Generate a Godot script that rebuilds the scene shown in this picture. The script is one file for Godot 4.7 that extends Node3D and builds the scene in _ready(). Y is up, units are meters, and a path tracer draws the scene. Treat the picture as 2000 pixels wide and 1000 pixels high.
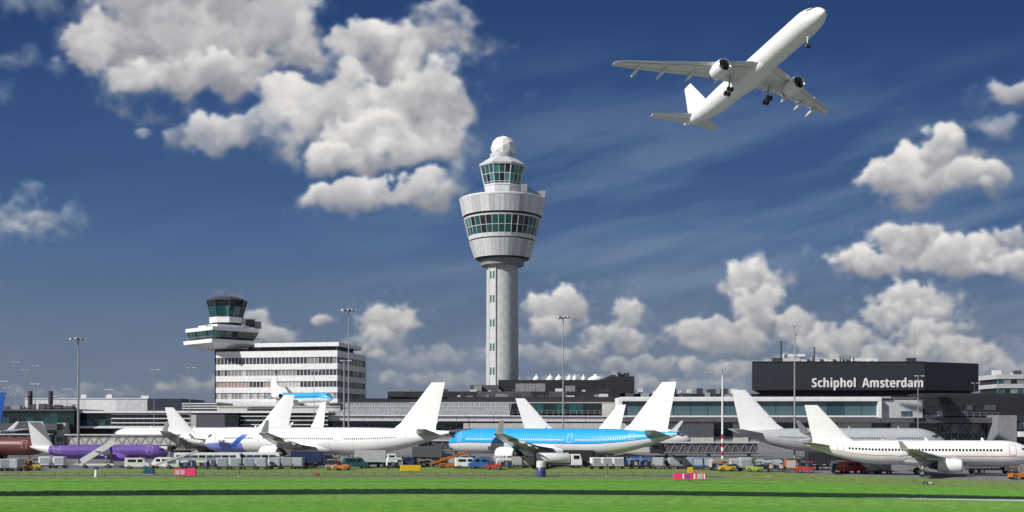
extends Node3D
# An airport apron seen across the grass: parked airliners, terminals, control towers, and an airliner climbing overhead.
# Metres, y up. The observer stands at the origin 8.5 m above the grass and looks along -z.

const EYE := 8.5

func _ready() -> void:
	var cam := Camera3D.new()
	cam.name = "camera"
	cam.projection = Camera3D.PROJECTION_FRUSTUM
	cam.near = 1.0
	cam.far = 6000.0
	cam.size = 1000.0 / 2200.0
	cam.frustum_offset = Vector2(0.0, 330.0 / 2200.0)
	add_child(cam)
	cam.position = Vector3(0, EYE, 0)
	cam.current = true
	var env := Environment.new()
	env.background_mode = Environment.BG_SKY
	env.tonemap_mode = Environment.TONE_MAPPER_LINEAR
	env.tonemap_exposure = 1.0
	env.sdfgi_enabled = true
	env.ssao_enabled = true
	env.ssil_enabled = true
	var pano := PanoramaSkyMaterial.new()
	pano.panorama = ImageTexture.create_from_image(make_sky())
	var sky := Sky.new()
	sky.sky_material = pano
	env.sky = sky
	var we := WorldEnvironment.new()
	we.name = "world"
	we.environment = env
	add_child(we)
	var sun := DirectionalLight3D.new()
	sun.name = "sun"
	add_child(sun)
	sun.light_energy = 1.55
	sun.light_color = Color(1.0, 0.99, 0.975)
	sun.light_angular_distance = 0.5
	sun.shadow_enabled = true
	var az := deg_to_rad(56.0)
	var el := deg_to_rad(36.0)
	var to_sun := Vector3(-sin(az) * cos(el), sin(el), cos(az) * cos(el))
	sun.look_at_from_position(Vector3.ZERO, -to_sun)
	make_materials()
	build_all()
# ------------------------------------------------------------------ sky
# Clouds are laid out on a plane of directions (q = tan of azimuth and elevation, in units of 1/2200), seen by every observer alike.
const CLOUDS := [
	[380, 85, 210, 100, 1.0], [215, 70, 85, 70, 1.0], [525, 55, 110, 85, 0.9], [350, 150, 120, 50, 0.9], [340, -40, 210, 100, 1.0], [470, 135, 90, 40, 0.8], [60, 10, 110, 45, 0.35],
	[800, 110, 110, 75, 0.95], [730, 85, 62, 55, 0.95], [868, 50, 60, 60, 0.62], [610, 215, 140, 70, 0.95], [760, 205, 150, 80, 1.0], [790, 280, 145, 66, 1.05], [470, 262, 110, 40, 0.7], [350, 255, 60, 26, 0.6], [690, 312, 110, 34, 0.9], [850, 190, 60, 60, 0.8], [640, 140, 60, 50, 0.5],
	[725, 378, 150, 32, 0.85], [635, 388, 62, 32, 0.8], [830, 372, 62, 38, 0.7], [890, 350, 40, 50, 0.4],
	[80, 428, 120, 34, 0.46], [0, 405, 100, 40, 0.40], [20, 455, 120, 28, 0.44], [50, 120, 50, 26, 0.42], [120, 130, 30, 22, 0.38], [270, 258, 16, 14, 0.5], [575, 290, 40, 30, 0.4],
	[1810, 345, 130, 52, 1.0], [1850, 292, 66, 44, 1.0], [1908, 345, 48, 36, 0.9], [1720, 350, 48, 28, 0.8],
	[1800, 505, 175, 38, 1.0], [1775, 468, 84, 34, 0.95], [1895, 500, 95, 42, 0.9], [1990, 520, 80, 30, 0.85], [1690, 512, 70, 28, 0.8],
	[1785, 590, 90, 36, 0.85], [1770, 620, 100, 30, 0.7], [1985, 178, 50, 30, 0.8], [1950, 250, 80, 22, 0.5], [1975, 465, 45, 20, 0.7],
	[1468, 552, 62, 46, 1.0], [1480, 610, 54, 60, 0.9], [1440, 668, 80, 24, 0.7],
	[1096, 603, 64, 44, 1.0], [1085, 640, 60, 22, 0.66], [758, 628, 58, 38, 0.95], [740, 668, 90, 30, 0.55], [690, 690, 70, 24, 0.45], [860, 700, 130, 26, 0.45], [1228, 622, 30, 44, 0.8], [1210, 665, 90, 30, 0.62],
	[1390, 652, 90, 34, 0.85], [1560, 638, 50, 36, 0.8], [1640, 672, 90, 40, 0.72], [1070, 694, 130, 20, 0.58], [1250, 712, 120, 17, 0.6], [1420, 722, 120, 20, 0.6], [1130, 742, 200, 15, 0.55], [880, 745, 180, 20, 0.42], [1340, 752, 170, 14, 0.5], [1600, 724, 150, 26, 0.6],
	[1818, 655, 72, 38, 0.85], [1890, 694, 100, 36, 0.66], [2010, 724, 110, 28, 0.6], [1740, 698, 100, 28, 0.62], [627, 625, 22, 11, 0.85], [540, 655, 36, 15, 0.75], [500, 626, 30, 24, 0.7], [515, 650, 40, 18, 0.6], [430, 755, 160, 16, 0.45], [200, 765, 200, 14, 0.4],
	[-190, 210, 150, 70, 0.9], [-260, 520, 170, 50, 0.8], [-300, 690, 220, 34, 0.7], [-90, 640, 90, 20, 0.5], [2200, 420, 130, 50, 0.9], [2260, 620, 190, 60, 0.9], [2230, 120, 120, 54, 0.8], [2330, 720, 190, 40, 0.8], [1150, -90, 120, 40, 0.6], [1700, -110, 160, 50, 0.7],
]
const SKY_X0 := -420
const SKY_Y0 := -170
const SKY_STEP := 2
const SKY_W := 1420
const SKY_H := 500

func sky_noise(kind: int, period: float, octaves: int, s: int) -> FastNoiseLite:
	var n := FastNoiseLite.new()
	n.noise_type = kind
	n.frequency = 1.0 / period
	n.seed = s
	n.fractal_type = FastNoiseLite.FRACTAL_FBM if octaves > 1 else FastNoiseLite.FRACTAL_NONE
	n.fractal_octaves = octaves
	n.fractal_gain = 0.52
	if kind == FastNoiseLite.TYPE_CELLULAR:
		n.cellular_return_type = FastNoiseLite.RETURN_DISTANCE
		n.cellular_distance_function = FastNoiseLite.DISTANCE_EUCLIDEAN
	return n

# clear air by height above the horizon (tan of elevation), sRGB
func air(q: float) -> Vector3:
	const STOPS := [[-0.02, 118, 128, 144], [0.04, 111, 124, 143], [0.105, 97, 116, 144], [0.165, 76, 104, 145], [0.23, 60, 89, 133], [0.30, 52, 80, 127], [0.377, 43, 68, 114], [0.7, 29, 52, 100], [9.0, 26, 46, 92]]
	for i in range(1, STOPS.size()):
		if q < STOPS[i][0]:
			var k: float = clampf((q - STOPS[i - 1][0]) / (STOPS[i][0] - STOPS[i - 1][0]), 0.0, 1.0)
			return Vector3(lerpf(STOPS[i - 1][1], STOPS[i][1], k), lerpf(STOPS[i - 1][2], STOPS[i][2], k), lerpf(STOPS[i - 1][3], STOPS[i][3], k)) / 255.0
	return Vector3(26, 46, 92) / 255.0

func make_sky() -> Image:
	var n := SKY_W * SKY_H
	var warp := sky_noise(FastNoiseLite.TYPE_SIMPLEX_SMOOTH, 90.0, 5, 5)
	var puff1 := sky_noise(FastNoiseLite.TYPE_CELLULAR, 48.0, 1, 11)
	var puff2 := sky_noise(FastNoiseLite.TYPE_CELLULAR, 20.0, 1, 12)
	var fine := sky_noise(FastNoiseLite.TYPE_SIMPLEX_SMOOTH, 70.0, 6, 14)
	var streak := sky_noise(FastNoiseLite.TYPE_SIMPLEX_SMOOTH, 190.0, 4, 15)
	var lit := Vector3(0.93, 0.918, 0.902)
	var dim := Vector3(0.55, 0.555, 0.59)
	var col := PackedVector3Array()
	col.resize(n)
	var wx := PackedFloat32Array()
	wx.resize(n)
	var wy := PackedFloat32Array()
	wy.resize(n)
	var pf := PackedFloat32Array()
	pf.resize(n)
	for j in SKY_H:
		var y := float(SKY_Y0 + j * SKY_STEP)
		var clear := air((830.0 - y) / 2200.0)
		for i in SKY_W:
			var x := float(SKY_X0 + i * SKY_STEP)
			var k := j * SKY_W + i
			var along := x * 0.96 - y * 0.22
			var across := x * 0.22 + y * 0.96
			var s := streak.get_noise_2d(along * 0.24, across * 1.5 + 20.0 * sin(x * 0.004)) + 0.30 * streak.get_noise_2d(along * 0.7 + 700.0, across * 4.0)
			var band := clampf((x - 480.0) / 620.0, 0.10, 1.0) * clampf((y - 40.0) / 260.0, 0.0, 1.0)
			s = clampf((s + 0.30) * 0.48, 0.0, 0.36) * band
			col[k] = clear.lerp(Vector3(0.60, 0.645, 0.715), s)
			# high clouds are near and their puffs large; those by the horizon are far off and small
			var low := clampf((y - 400.0) / 50.0, 0.0, 1.0)
			var each := []
			for z in [0.66, 1.35]:
				if (z < 1.0 and low >= 1.0) or (z > 1.0 and low <= 0.0):
					each.append(Vector3.ZERO)
					continue
				var a := warp.get_noise_2d(x * z, y * z)
				var b := warp.get_noise_2d(x * z + 900.0, y * z)
				var p := 0.74 * puff1.get_noise_2d(x * z + a * 34.0, y * z + b * 34.0) + 0.26 * puff2.get_noise_2d(x * z + b * 20.0, y * z + a * 20.0)
				each.append(Vector3(a * 56.0 / z, b * 42.0 / z, -p - 0.53 + 0.50 * fine.get_noise_2d(x * z * 1.6, y * z * 1.6)))
			var at: Vector3 = each[0].lerp(each[1], low)
			wx[k] = at.x
			wy[k] = at.y
			pf[k] = at.z
	var rng := RandomNumberGenerator.new()
	rng.seed = 77
	for c in CLOUDS:
		var lobes := [[c[0], c[1], c[2], c[3], c[4], 0.0]]
		var many := int(clampf(c[2] * c[3] / 420.0, 2.0, 13.0)) if c[4] > 0.6 else 3
		var inner := []
		for m in many:
			var g := rng.randf() * TAU
			var d := sqrt(rng.randf()) * 0.78
			var r: float = sqrt(c[2] * c[3]) * rng.randf_range(0.30, 0.58)
			inner.append([c[0] + cos(g) * d * c[2], c[1] + sin(g) * d * c[3], minf(r * 1.25, c[2] * 0.8), minf(r * 0.9, c[3] * 0.85), c[4] * rng.randf_range(0.55, 0.95), sin(g) * d])
		inner.sort_custom(func(p, q): return p[1] < q[1])
		# a thin veil round each heap, torn by the wind
		var veil := []
		if c[4] > 0.6:
			veil.append([c[0] + c[2] * 0.12, c[1] + c[3] * 0.1, c[2] * 1.42, c[3] * 1.40, 0.30, 0.0])
		for l in veil + lobes + inner:
			var rx: float = l[2] * 1.12
			var ry: float = l[3] * 1.12
			var own: bool = l == lobes[0] or l[4] == 0.30
			var i0 := maxi(0, int((l[0] - rx * 1.5 - SKY_X0) / SKY_STEP))
			var i1 := mini(SKY_W - 1, int((l[0] + rx * 1.5 - SKY_X0) / SKY_STEP))
			var j0 := maxi(0, int((l[1] - ry * 1.5 - SKY_Y0) / SKY_STEP))
			var j1 := mini(SKY_H - 1, int((l[1] + ry * 1.6 - SKY_Y0) / SKY_STEP))
			var opaque: float = l[4]
			var push := clampf(sqrt(rx * ry) / 80.0, 0.25, 1.0)
			var thin := clampf((0.75 - opaque) * 2.0, 0.0, 1.0)
			for j in range(j0, j1 + 1):
				var y := float(SKY_Y0 + j * SKY_STEP)
				var far := clampf((y - 520.0) / 240.0, 0.0, 1.0)
				var haze := air((830.0 - y) / 2200.0) + Vector3(0.15, 0.105, 0.04)
				for i in range(i0, i1 + 1):
					var k := j * SKY_W + i
					var dx: float = (SKY_X0 + i * SKY_STEP + wx[k] * push - l[0]) / rx
					var dy: float = (y + wy[k] * push - l[1]) / ry
					var flat := dy * 1.1 if dy > 0.0 else dy
					var v := 1.0 - dx * dx - flat * flat + pf[k] * (0.50 + 0.75 * thin) - 0.04 - 0.10 * thin
					if v <= 0.0:
						continue
					var soft := lerpf(0.46, 1.25, clampf(dy * 0.7 + 0.35 + 0.25 * dx, 0.0, 1.0)) + 0.8 * thin
					if not own:
						soft += 0.55
					var al := clampf(v / soft, 0.0, 1.0)
					al = al * al * (3.0 - 2.0 * al) * minf(opaque * 1.05, 1.0)
					var whole := clampf((y - c[1]) / c[3], -1.2, 1.2)
					var s := 0.45 - 0.36 * dy - 0.16 * dx - 0.30 * whole + 0.30 * pf[k]
					if own:
						s -= 0.12 * clampf(v, 0.0, 1.0)
					s = clampf(s + 0.10 * far, 0.0, 1.0)
					var tone := dim.lerp(lit.lerp(Vector3(0.955, 0.922, 0.878), far), s)
					tone = tone.lerp(haze, far * 0.44)
					col[k] = col[k].lerp(tone, al)
	var out := Image.create_empty(SKY_W, SKY_H, false, Image.FORMAT_RGBF)
	for j in SKY_H:
		for i in SKY_W:
			var c := col[j * SKY_W + i]
			out.set_pixel(i, j, Color(c.x, c.y, c.z))
	# the whole sphere: the same air and scattered clouds of the same kind, coarse
	var w2 := 1024
	var h2 := 512
	var all := Image.create_empty(w2, h2, false, Image.FORMAT_RGBF)
	for j in h2:
		var el := (0.5 - (j + 0.5) / h2) * PI
		var q := tan(clampf(el, -0.1, 1.45))
		var clear := air(q)
		for i in w2:
			var c := clear
			if el > 0.0:
				var az := (i + 0.5) / w2 * TAU
				var d := Vector3(sin(az) * cos(el), sin(el) + 0.09, -cos(az) * cos(el))
				var p := d / d.y * 260.0
				var v := 0.62 * fine.get_noise_2d(p.x * 0.35, p.z * 0.35) + 0.22 * (0.1 - puff1.get_noise_2d(p.x, p.z)) + 0.12 * (0.1 - puff2.get_noise_2d(p.x, p.z)) - 0.15
				if v > 0.0:
					var al := clampf(v / 0.24, 0.0, 1.0)
					c = c.lerp(lit.lerp(dim, clampf(v * 3.0, 0.25, 0.9)), al * al * (3.0 - 2.0 * al))
			all.set_pixel(i, j, Color(c.x, c.y, c.z))
	const PW := 4096
	const PH := 3072
	all.resize(PW, PH, Image.INTERPOLATE_BILINEAR)
	all.convert(Image.FORMAT_RGB8)
	var a0 := atan2(SKY_X0 - 1000.0 + 8.0, 2200.0)
	var a1 := atan2(SKY_X0 + SKY_W * SKY_STEP - 1000.0 - 8.0, 2200.0)
	for j in range(int(PH * (0.5 - 0.42 / PI)), int(PH * 0.5) + 6):
		var el := (0.5 - (j + 0.5) / PH) * PI
		for i in range(int(a0 / TAU * PW), int(a1 / TAU * PW)):
			var az := (i + 0.5) / PW * TAU
			var x := (1000.0 + 2200.0 * tan(az) - SKY_X0) / SKY_STEP - 0.5
			var y := (830.0 - 2200.0 * tan(el) / cos(az) - SKY_Y0) / SKY_STEP - 0.5
			if x < 0.0 or y < 0.0 or x > SKY_W - 2 or y > SKY_H - 2:
				continue
			var xi := int(x)
			var yi := int(y)
			var fx := x - xi
			var fy := y - yi
			var c := out.get_pixel(xi, yi).lerp(out.get_pixel(xi + 1, yi), fx).lerp(out.get_pixel(xi, yi + 1).lerp(out.get_pixel(xi + 1, yi + 1), fx), fy)
			var k := minf(minf(x, SKY_W - 2 - x) / 100.0, y / 60.0)
			var ii := posmod(i, PW)
			if k < 1.0:
				c = all.get_pixel(ii, j).lerp(c, k * k * (3.0 - 2.0 * k))
			all.set_pixel(ii, j, c)
	return all
# ------------------------------------------------------------------ helpers
var mats := {}
var box_mesh: ArrayMesh
var taken := {}

func lin(r: float, g: float, b: float, a := 1.0) -> Color:
	var c := Color(r, g, b).linear_to_srgb()
	c.a = a
	return c

# plain material, base colour in linear values
func mat(key: String, r: float, g: float, b: float, rough := 0.6, metal := 0.0) -> StandardMaterial3D:
	var m := StandardMaterial3D.new()
	m.resource_name = key
	m.albedo_color = lin(r, g, b)
	m.roughness = rough
	m.metallic = metal
	mats[key] = m
	return m

# the same with an irregular grain of lighter and darker patches (dirt, weathering), laid in world space
func grainy(key: String, r: float, g: float, b: float, rough: float, spread: float, size: float, octaves := 5, s := 1, px := 256) -> StandardMaterial3D:
	var m := mat(key, 1, 1, 1, rough)
	m.albedo_texture = noise_tex([Color(r, g, b) * (1.0 - spread), Color(r, g, b), Color(r, g, b) * (1.0 + spread)], octaves, s, px)
	m.uv1_triplanar = true
	m.uv1_world_triplanar = true
	m.uv1_scale = Vector3.ONE / size
	return m

func noise_tex(cols: Array, octaves: int, s: int, px := 256, freq := 0.02) -> NoiseTexture2D:
	var n := FastNoiseLite.new()
	n.noise_type = FastNoiseLite.TYPE_SIMPLEX_SMOOTH
	n.seed = s
	n.frequency = freq
	n.fractal_octaves = octaves
	n.fractal_gain = 0.6
	var ramp := Gradient.new()
	ramp.offsets = PackedFloat32Array([0.25, 0.5, 0.75])
	var cs := PackedColorArray()
	for c in cols:
		cs.append(lin(c.r, c.g, c.b))
	ramp.colors = cs
	var t := NoiseTexture2D.new()
	t.width = px
	t.height = px
	t.seamless = true
	t.noise = n
	t.color_ramp = ramp
	t.generate_mipmaps = false
	return t

func numbered(called: String) -> String:
	var n: int = taken.get(called, 0)
	taken[called] = n + 1
	return called if n == 0 else "%s_%03d" % [called, n]

func tag(o: Node, label: String, category: String, group := "") -> Node:
	o.set_meta("label", label)
	o.set_meta("category", category)
	if group:
		o.set_meta("group", group)
	return o

func thing(called: String, label: String, category: String, where: Vector3, turn := 0.0, group := "") -> Node3D:
	var o := Node3D.new()
	o.name = numbered(called)
	add_child(o)
	o.position = where
	o.rotation.y = turn
	tag(o, label, category, group)
	return o

func setting(called: String, mesh: Mesh, m: Material) -> MeshInstance3D:
	var o := MeshInstance3D.new()
	o.name = numbered(called)
	o.mesh = mesh
	o.material_override = m
	o.set_meta("kind", "structure")
	add_child(o)
	return o

func part(called: String, mesh: Mesh, m: Material, parent: Node3D, where := Vector3.ZERO) -> MeshInstance3D:
	var o := MeshInstance3D.new()
	o.name = called
	o.mesh = mesh
	if m:
		o.material_override = m
	parent.add_child(o, true)
	o.position = where
	return o

# a box part: centre and size in the parent's axes; all boxes share one mesh
func bx(called: String, parent: Node3D, c: Vector3, size: Vector3, m: Material, turn := 0.0) -> MeshInstance3D:
	var o := part(called, box_mesh, m, parent, c)
	o.basis = Basis(Vector3.UP, turn) * Basis.from_scale(size)
	return o

# the place in the world that lies in the direction (px, py) at distance d along -z, y up
func at(px: float, py: float, d: float) -> Vector3:
	return Vector3((px - 1000.0) / 2200.0 * d, EYE + (830.0 - py) / 2200.0 * d, -d)

# a box part whose front stands at distance d and reaches back by depth; corners given as directions
func pbox(called: String, parent: Node3D, x0: float, y0: float, x1: float, y1: float, d: float, depth: float, m: Material) -> MeshInstance3D:
	var a := at(x0, y0, d)
	var b := at(x1, y1, d)
	b.y = maxf(b.y, 0.0)
	var c := Vector3((a.x + b.x) / 2, (a.y + b.y) / 2, -d - depth / 2) - parent.position
	return bx(called, parent, c, Vector3(absf(b.x - a.x), absf(a.y - b.y), depth), m)

func begin() -> SurfaceTool:
	var st := SurfaceTool.new()
	st.begin(Mesh.PRIMITIVE_TRIANGLES)
	return st

func finish(st: SurfaceTool, normals := true) -> ArrayMesh:
	if normals:
		st.generate_normals()
	return st.commit()

func tri(st: SurfaceTool, a: Vector3, b: Vector3, c: Vector3, out: Vector3) -> void:
	st.add_vertex(a)
	if (c - a).cross(b - a).dot(out) < 0.0:
		st.add_vertex(c)
		st.add_vertex(b)
	else:
		st.add_vertex(b)
		st.add_vertex(c)

func quad(st: SurfaceTool, a: Vector3, b: Vector3, c: Vector3, d: Vector3, out: Vector3) -> void:
	tri(st, a, b, c, out)
	tri(st, a, c, d, out)

func add_box(st: SurfaceTool, c: Vector3, s: Vector3, turn := Basis()) -> void:
	st.set_smooth_group(-1)
	var h := s / 2.0
	for k in 3:
		for sg in [-1.0, 1.0]:
			var n := Vector3.ZERO
			n[k] = sg
			var u := Vector3.ZERO
			u[(k + 1) % 3] = h[(k + 1) % 3]
			var v := Vector3.ZERO
			v[(k + 2) % 3] = h[(k + 2) % 3]
			var f: Vector3 = n * h[k]
			quad(st, c + turn * (f - u - v), c + turn * (f + u - v), c + turn * (f + u + v), c + turn * (f - u + v), turn * n)

# a tapered round bar
func add_bar(st: SurfaceTool, a: Vector3, b: Vector3, r0: float, r1: float, n := 8, caps := true) -> void:
	var w := (b - a).normalized()
	var u := w.cross(Vector3.UP if absf(w.y) < 0.9 else Vector3.RIGHT).normalized()
	var v := w.cross(u)
	for i in n:
		var g0 := TAU * i / n
		var g1 := TAU * (i + 1) / n
		var d0 := u * cos(g0) + v * sin(g0)
		var d1 := u * cos(g1) + v * sin(g1)
		st.set_smooth_group(1)
		quad(st, a + d0 * r0, a + d1 * r0, b + d1 * r1, b + d0 * r1, d0 + d1)
		if caps:
			st.set_smooth_group(-1)
			tri(st, a, a + d0 * r0, a + d1 * r0, -w)
			tri(st, b, b + d0 * r1, b + d1 * r1, w)

# a shape turned round an axis: profile of (distance along axis, radius); smooth along the profile unless hard
func add_lathe(st: SurfaceTool, o: Vector3, w: Vector3, profile: Array, n := 24, hard := false, turn0 := 0.0) -> void:
	w = w.normalized()
	var u := w.cross(Vector3.UP if absf(w.y) < 0.9 else Vector3.FORWARD).normalized()
	var v := w.cross(u)
	for k in profile.size() - 1:
		st.set_smooth_group(-1 if hard else (k + 2 if profile[k].size() > 2 else 1))
		var dr: float = profile[k + 1][1] - profile[k][1]
		var dx: float = profile[k + 1][0] - profile[k][0]
		for i in n:
			var g0 := TAU * i / n + turn0
			var g1 := TAU * (i + 1) / n + turn0
			var d0 := u * cos(g0) + v * sin(g0)
			var d1 := u * cos(g1) + v * sin(g1)
			var p0: Vector3 = o + w * profile[k][0]
			var p1: Vector3 = o + w * profile[k + 1][0]
			var out := (d0 + d1) * dx - w * dr * 2.0
			if profile[k][1] > 1e-5:
				tri(st, p0 + d0 * profile[k][1], p0 + d1 * profile[k][1], p1 + d1 * profile[k + 1][1], out)
			if profile[k + 1][1] > 1e-5:
				tri(st, p0 + d0 * profile[k][1], p1 + d1 * profile[k + 1][1], p1 + d0 * profile[k + 1][1], out)

# a wing, fin or blade: sections of {le, chord, th, up}; chord runs towards -x
func add_foil(st: SurfaceTool, sections: Array, n := 9) -> void:
	var rings := []
	for s in sections:
		var top := PackedVector3Array()
		var low := PackedVector3Array()
		for i in n + 1:
			var t := 0.5 - 0.5 * cos(PI * i / n)
			var y: float = 5.0 * s.th * (0.2969 * sqrt(t) - 0.126 * t - 0.3516 * t * t + 0.2843 * t * t * t - 0.1015 * t * t * t * t) + 0.0012
			var p: Vector3 = s.le + Vector3(-s.chord * t, 0, 0)
			top.append(p + s.up * y * s.chord)
			low.append(p - s.up * y * s.chord * 0.85)
		rings.append([top, low])
	for k in rings.size() - 1:
		for side in 2:
			st.set_smooth_group(1 + side)
			var out: Vector3 = (sections[k].up + sections[k + 1].up) * (1.0 if side == 0 else -1.0)
			var a: PackedVector3Array = rings[k][side]
			var b: PackedVector3Array = rings[k + 1][side]
			for i in n:
				quad(st, a[i], a[i + 1], b[i + 1], b[i], out + Vector3(1.0 if i == 0 else 0.0, 0, 0) * 0.3)
	st.set_smooth_group(-1)
	for e in [0, rings.size() - 1]:
		var out: Vector3 = sections[e].le - sections[rings.size() - 1 - e].le
		for i in n:
			quad(st, rings[e][0][i], rings[e][0][i + 1], rings[e][1][i + 1], rings[e][1][i], out)

# a flat sheet (ground marking, road) from points in the ground plane
func sheet(points: PackedVector2Array, y: float) -> ArrayMesh:
	var st := begin()
	st.set_smooth_group(-1)
	var idx := Geometry2D.triangulate_polygon(points)
	for i in range(0, idx.size(), 3):
		tri(st, Vector3(points[idx[i]].x, y, points[idx[i]].y), Vector3(points[idx[i + 1]].x, y, points[idx[i + 1]].y), Vector3(points[idx[i + 2]].x, y, points[idx[i + 2]].y), Vector3.UP)
	return finish(st)
# ------------------------------------------------------------------ airliners
# Own axes: x forward, y up, z to the right wing; the origin is on the ground under the middle of the cabin.
# body of the fuselage: radius and height of its centre at s metres behind the nose
func hull(p: Dictionary, s: float) -> Vector2:
	var ln: float = p.R * 2.5
	var lt: float = p.L * 0.345
	if s < ln:
		var u := s / ln
		return Vector2(p.R * pow(1.0 - pow(1.0 - u, 1.95), 0.60), -0.26 * p.R * pow(1.0 - u, 1.7))
	if s > p.L - lt:
		var u: float = (s - (p.L - lt)) / lt
		var r: float = p.R * (1.0 - 0.90 * pow(u, 1.75))
		return Vector2(r, (p.R - r) * p.get("rise", 0.72))
	return Vector2(p.R, 0.0)

func on_hull(p: Dictionary, s: float, phi: float, lift: float) -> Vector3:
	var h: Vector2 = hull(p, s)
	return Vector3(p.L / 2.0 - s, p.hc + h.y + (h.x + lift) * cos(phi), (h.x + lift) * sin(phi))

func hull_normal(p: Dictionary, s: float, phi: float) -> Vector3:
	var e := 0.04
	var a: Vector2 = hull(p, maxf(s - e, 0.001))
	var b: Vector2 = hull(p, minf(s + e, p.L))
	var k := (b - a) / (minf(s + e, p.L) - maxf(s - e, 0.001))
	return Vector3(k.x + k.y * cos(phi), cos(phi), sin(phi)).normalized()

# part of the fuselage skin between two stations and two angles from the top, lifted off it
func add_skin(st: SurfaceTool, p: Dictionary, stations: Array, angles: Array, lift: float) -> void:
	for i in stations.size() - 1:
		for j in angles.size() - 1:
			var c := [[i, j], [i, j + 1], [i + 1, j + 1], [i + 1, j]]
			var v := []
			var n := []
			for q in c:
				v.append(on_hull(p, stations[q[0]], angles[q[1]], lift))
				n.append(hull_normal(p, stations[q[0]], angles[q[1]]))
			for t in [[0, 1, 2], [0, 2, 3]]:
				var order: Array = t
				if (v[t[2]] - v[t[0]]).cross(v[t[1]] - v[t[0]]).dot(n[t[0]]) < 0.0:
					order = [t[0], t[2], t[1]]
				for k in order:
					st.set_normal(n[k])
					st.add_vertex(v[k])

func span(a: float, b: float, n: int) -> Array:
	var out := []
	for i in n + 1:
		out.append(lerpf(a, b, float(i) / n))
	return out

func wheel(parent: Node3D, c: Vector3, r: float, w: float) -> void:
	var key := "wheel%.2f_%.2f" % [r, w]
	if not mats.has(key):
		var st := begin()
		add_lathe(st, Vector3(0, 0, -w / 2), Vector3(0, 0, 1), [[0, r * 0.55], [w * 0.04, r * 0.86], [w * 0.18, r * 0.97], [w * 0.5, r], [w * 0.82, r * 0.97], [w * 0.96, r * 0.86], [w, r * 0.55]], 18)
		mats[key] = finish(st)
		st = begin()
		add_lathe(st, Vector3(0, 0, -w * 0.46), Vector3(0, 0, 1), [[0, 0], [0.01, r * 0.2], [w * 0.08, r * 0.5], [w * 0.05, r * 0.58], [w * 0.87, r * 0.58], [w * 0.84, r * 0.5], [w * 0.92, r * 0.2], [w * 0.93, 0]], 14)
		mats[key + "rim"] = finish(st)
	var t := part("wheel", mats[key], mats.tyre, parent, c)
	part("rim", mats[key + "rim"], mats.rim, t)

func bogie(root: Node3D, top: Vector3, foot: Vector3, r: float, pairs: int, track: float, pitch := 0.0) -> void:
	var st := begin()
	add_bar(st, top, foot, r * 0.34, r * 0.26, 10)
	add_bar(st, top.lerp(foot, 0.12) + Vector3(1.5, 0.2, 0), top.lerp(foot, 0.68), r * 0.13, r * 0.13, 6)
	var fore := Vector3(cos(pitch), sin(pitch), 0)
	if pairs > 1:
		add_bar(st, foot - fore * r * 1.15, foot + fore * r * 1.15, r * 0.2, r * 0.2, 8)
	for k in pairs:
		var c := foot + fore * r * 1.15 * ((k * 2.0 - pairs + 1.0))
		add_bar(st, c - Vector3(0, 0, track), c + Vector3(0, 0, track), r * 0.14, r * 0.14, 6)
	var leg := part("landing_gear", finish(st), mats.gear, root)
	for k in pairs:
		for s in [-1.0, 1.0]:
			wheel(leg, foot + fore * r * 1.15 * ((k * 2.0 - pairs + 1.0)) + Vector3(0, 0, s * track), r, r * 0.72)

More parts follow.
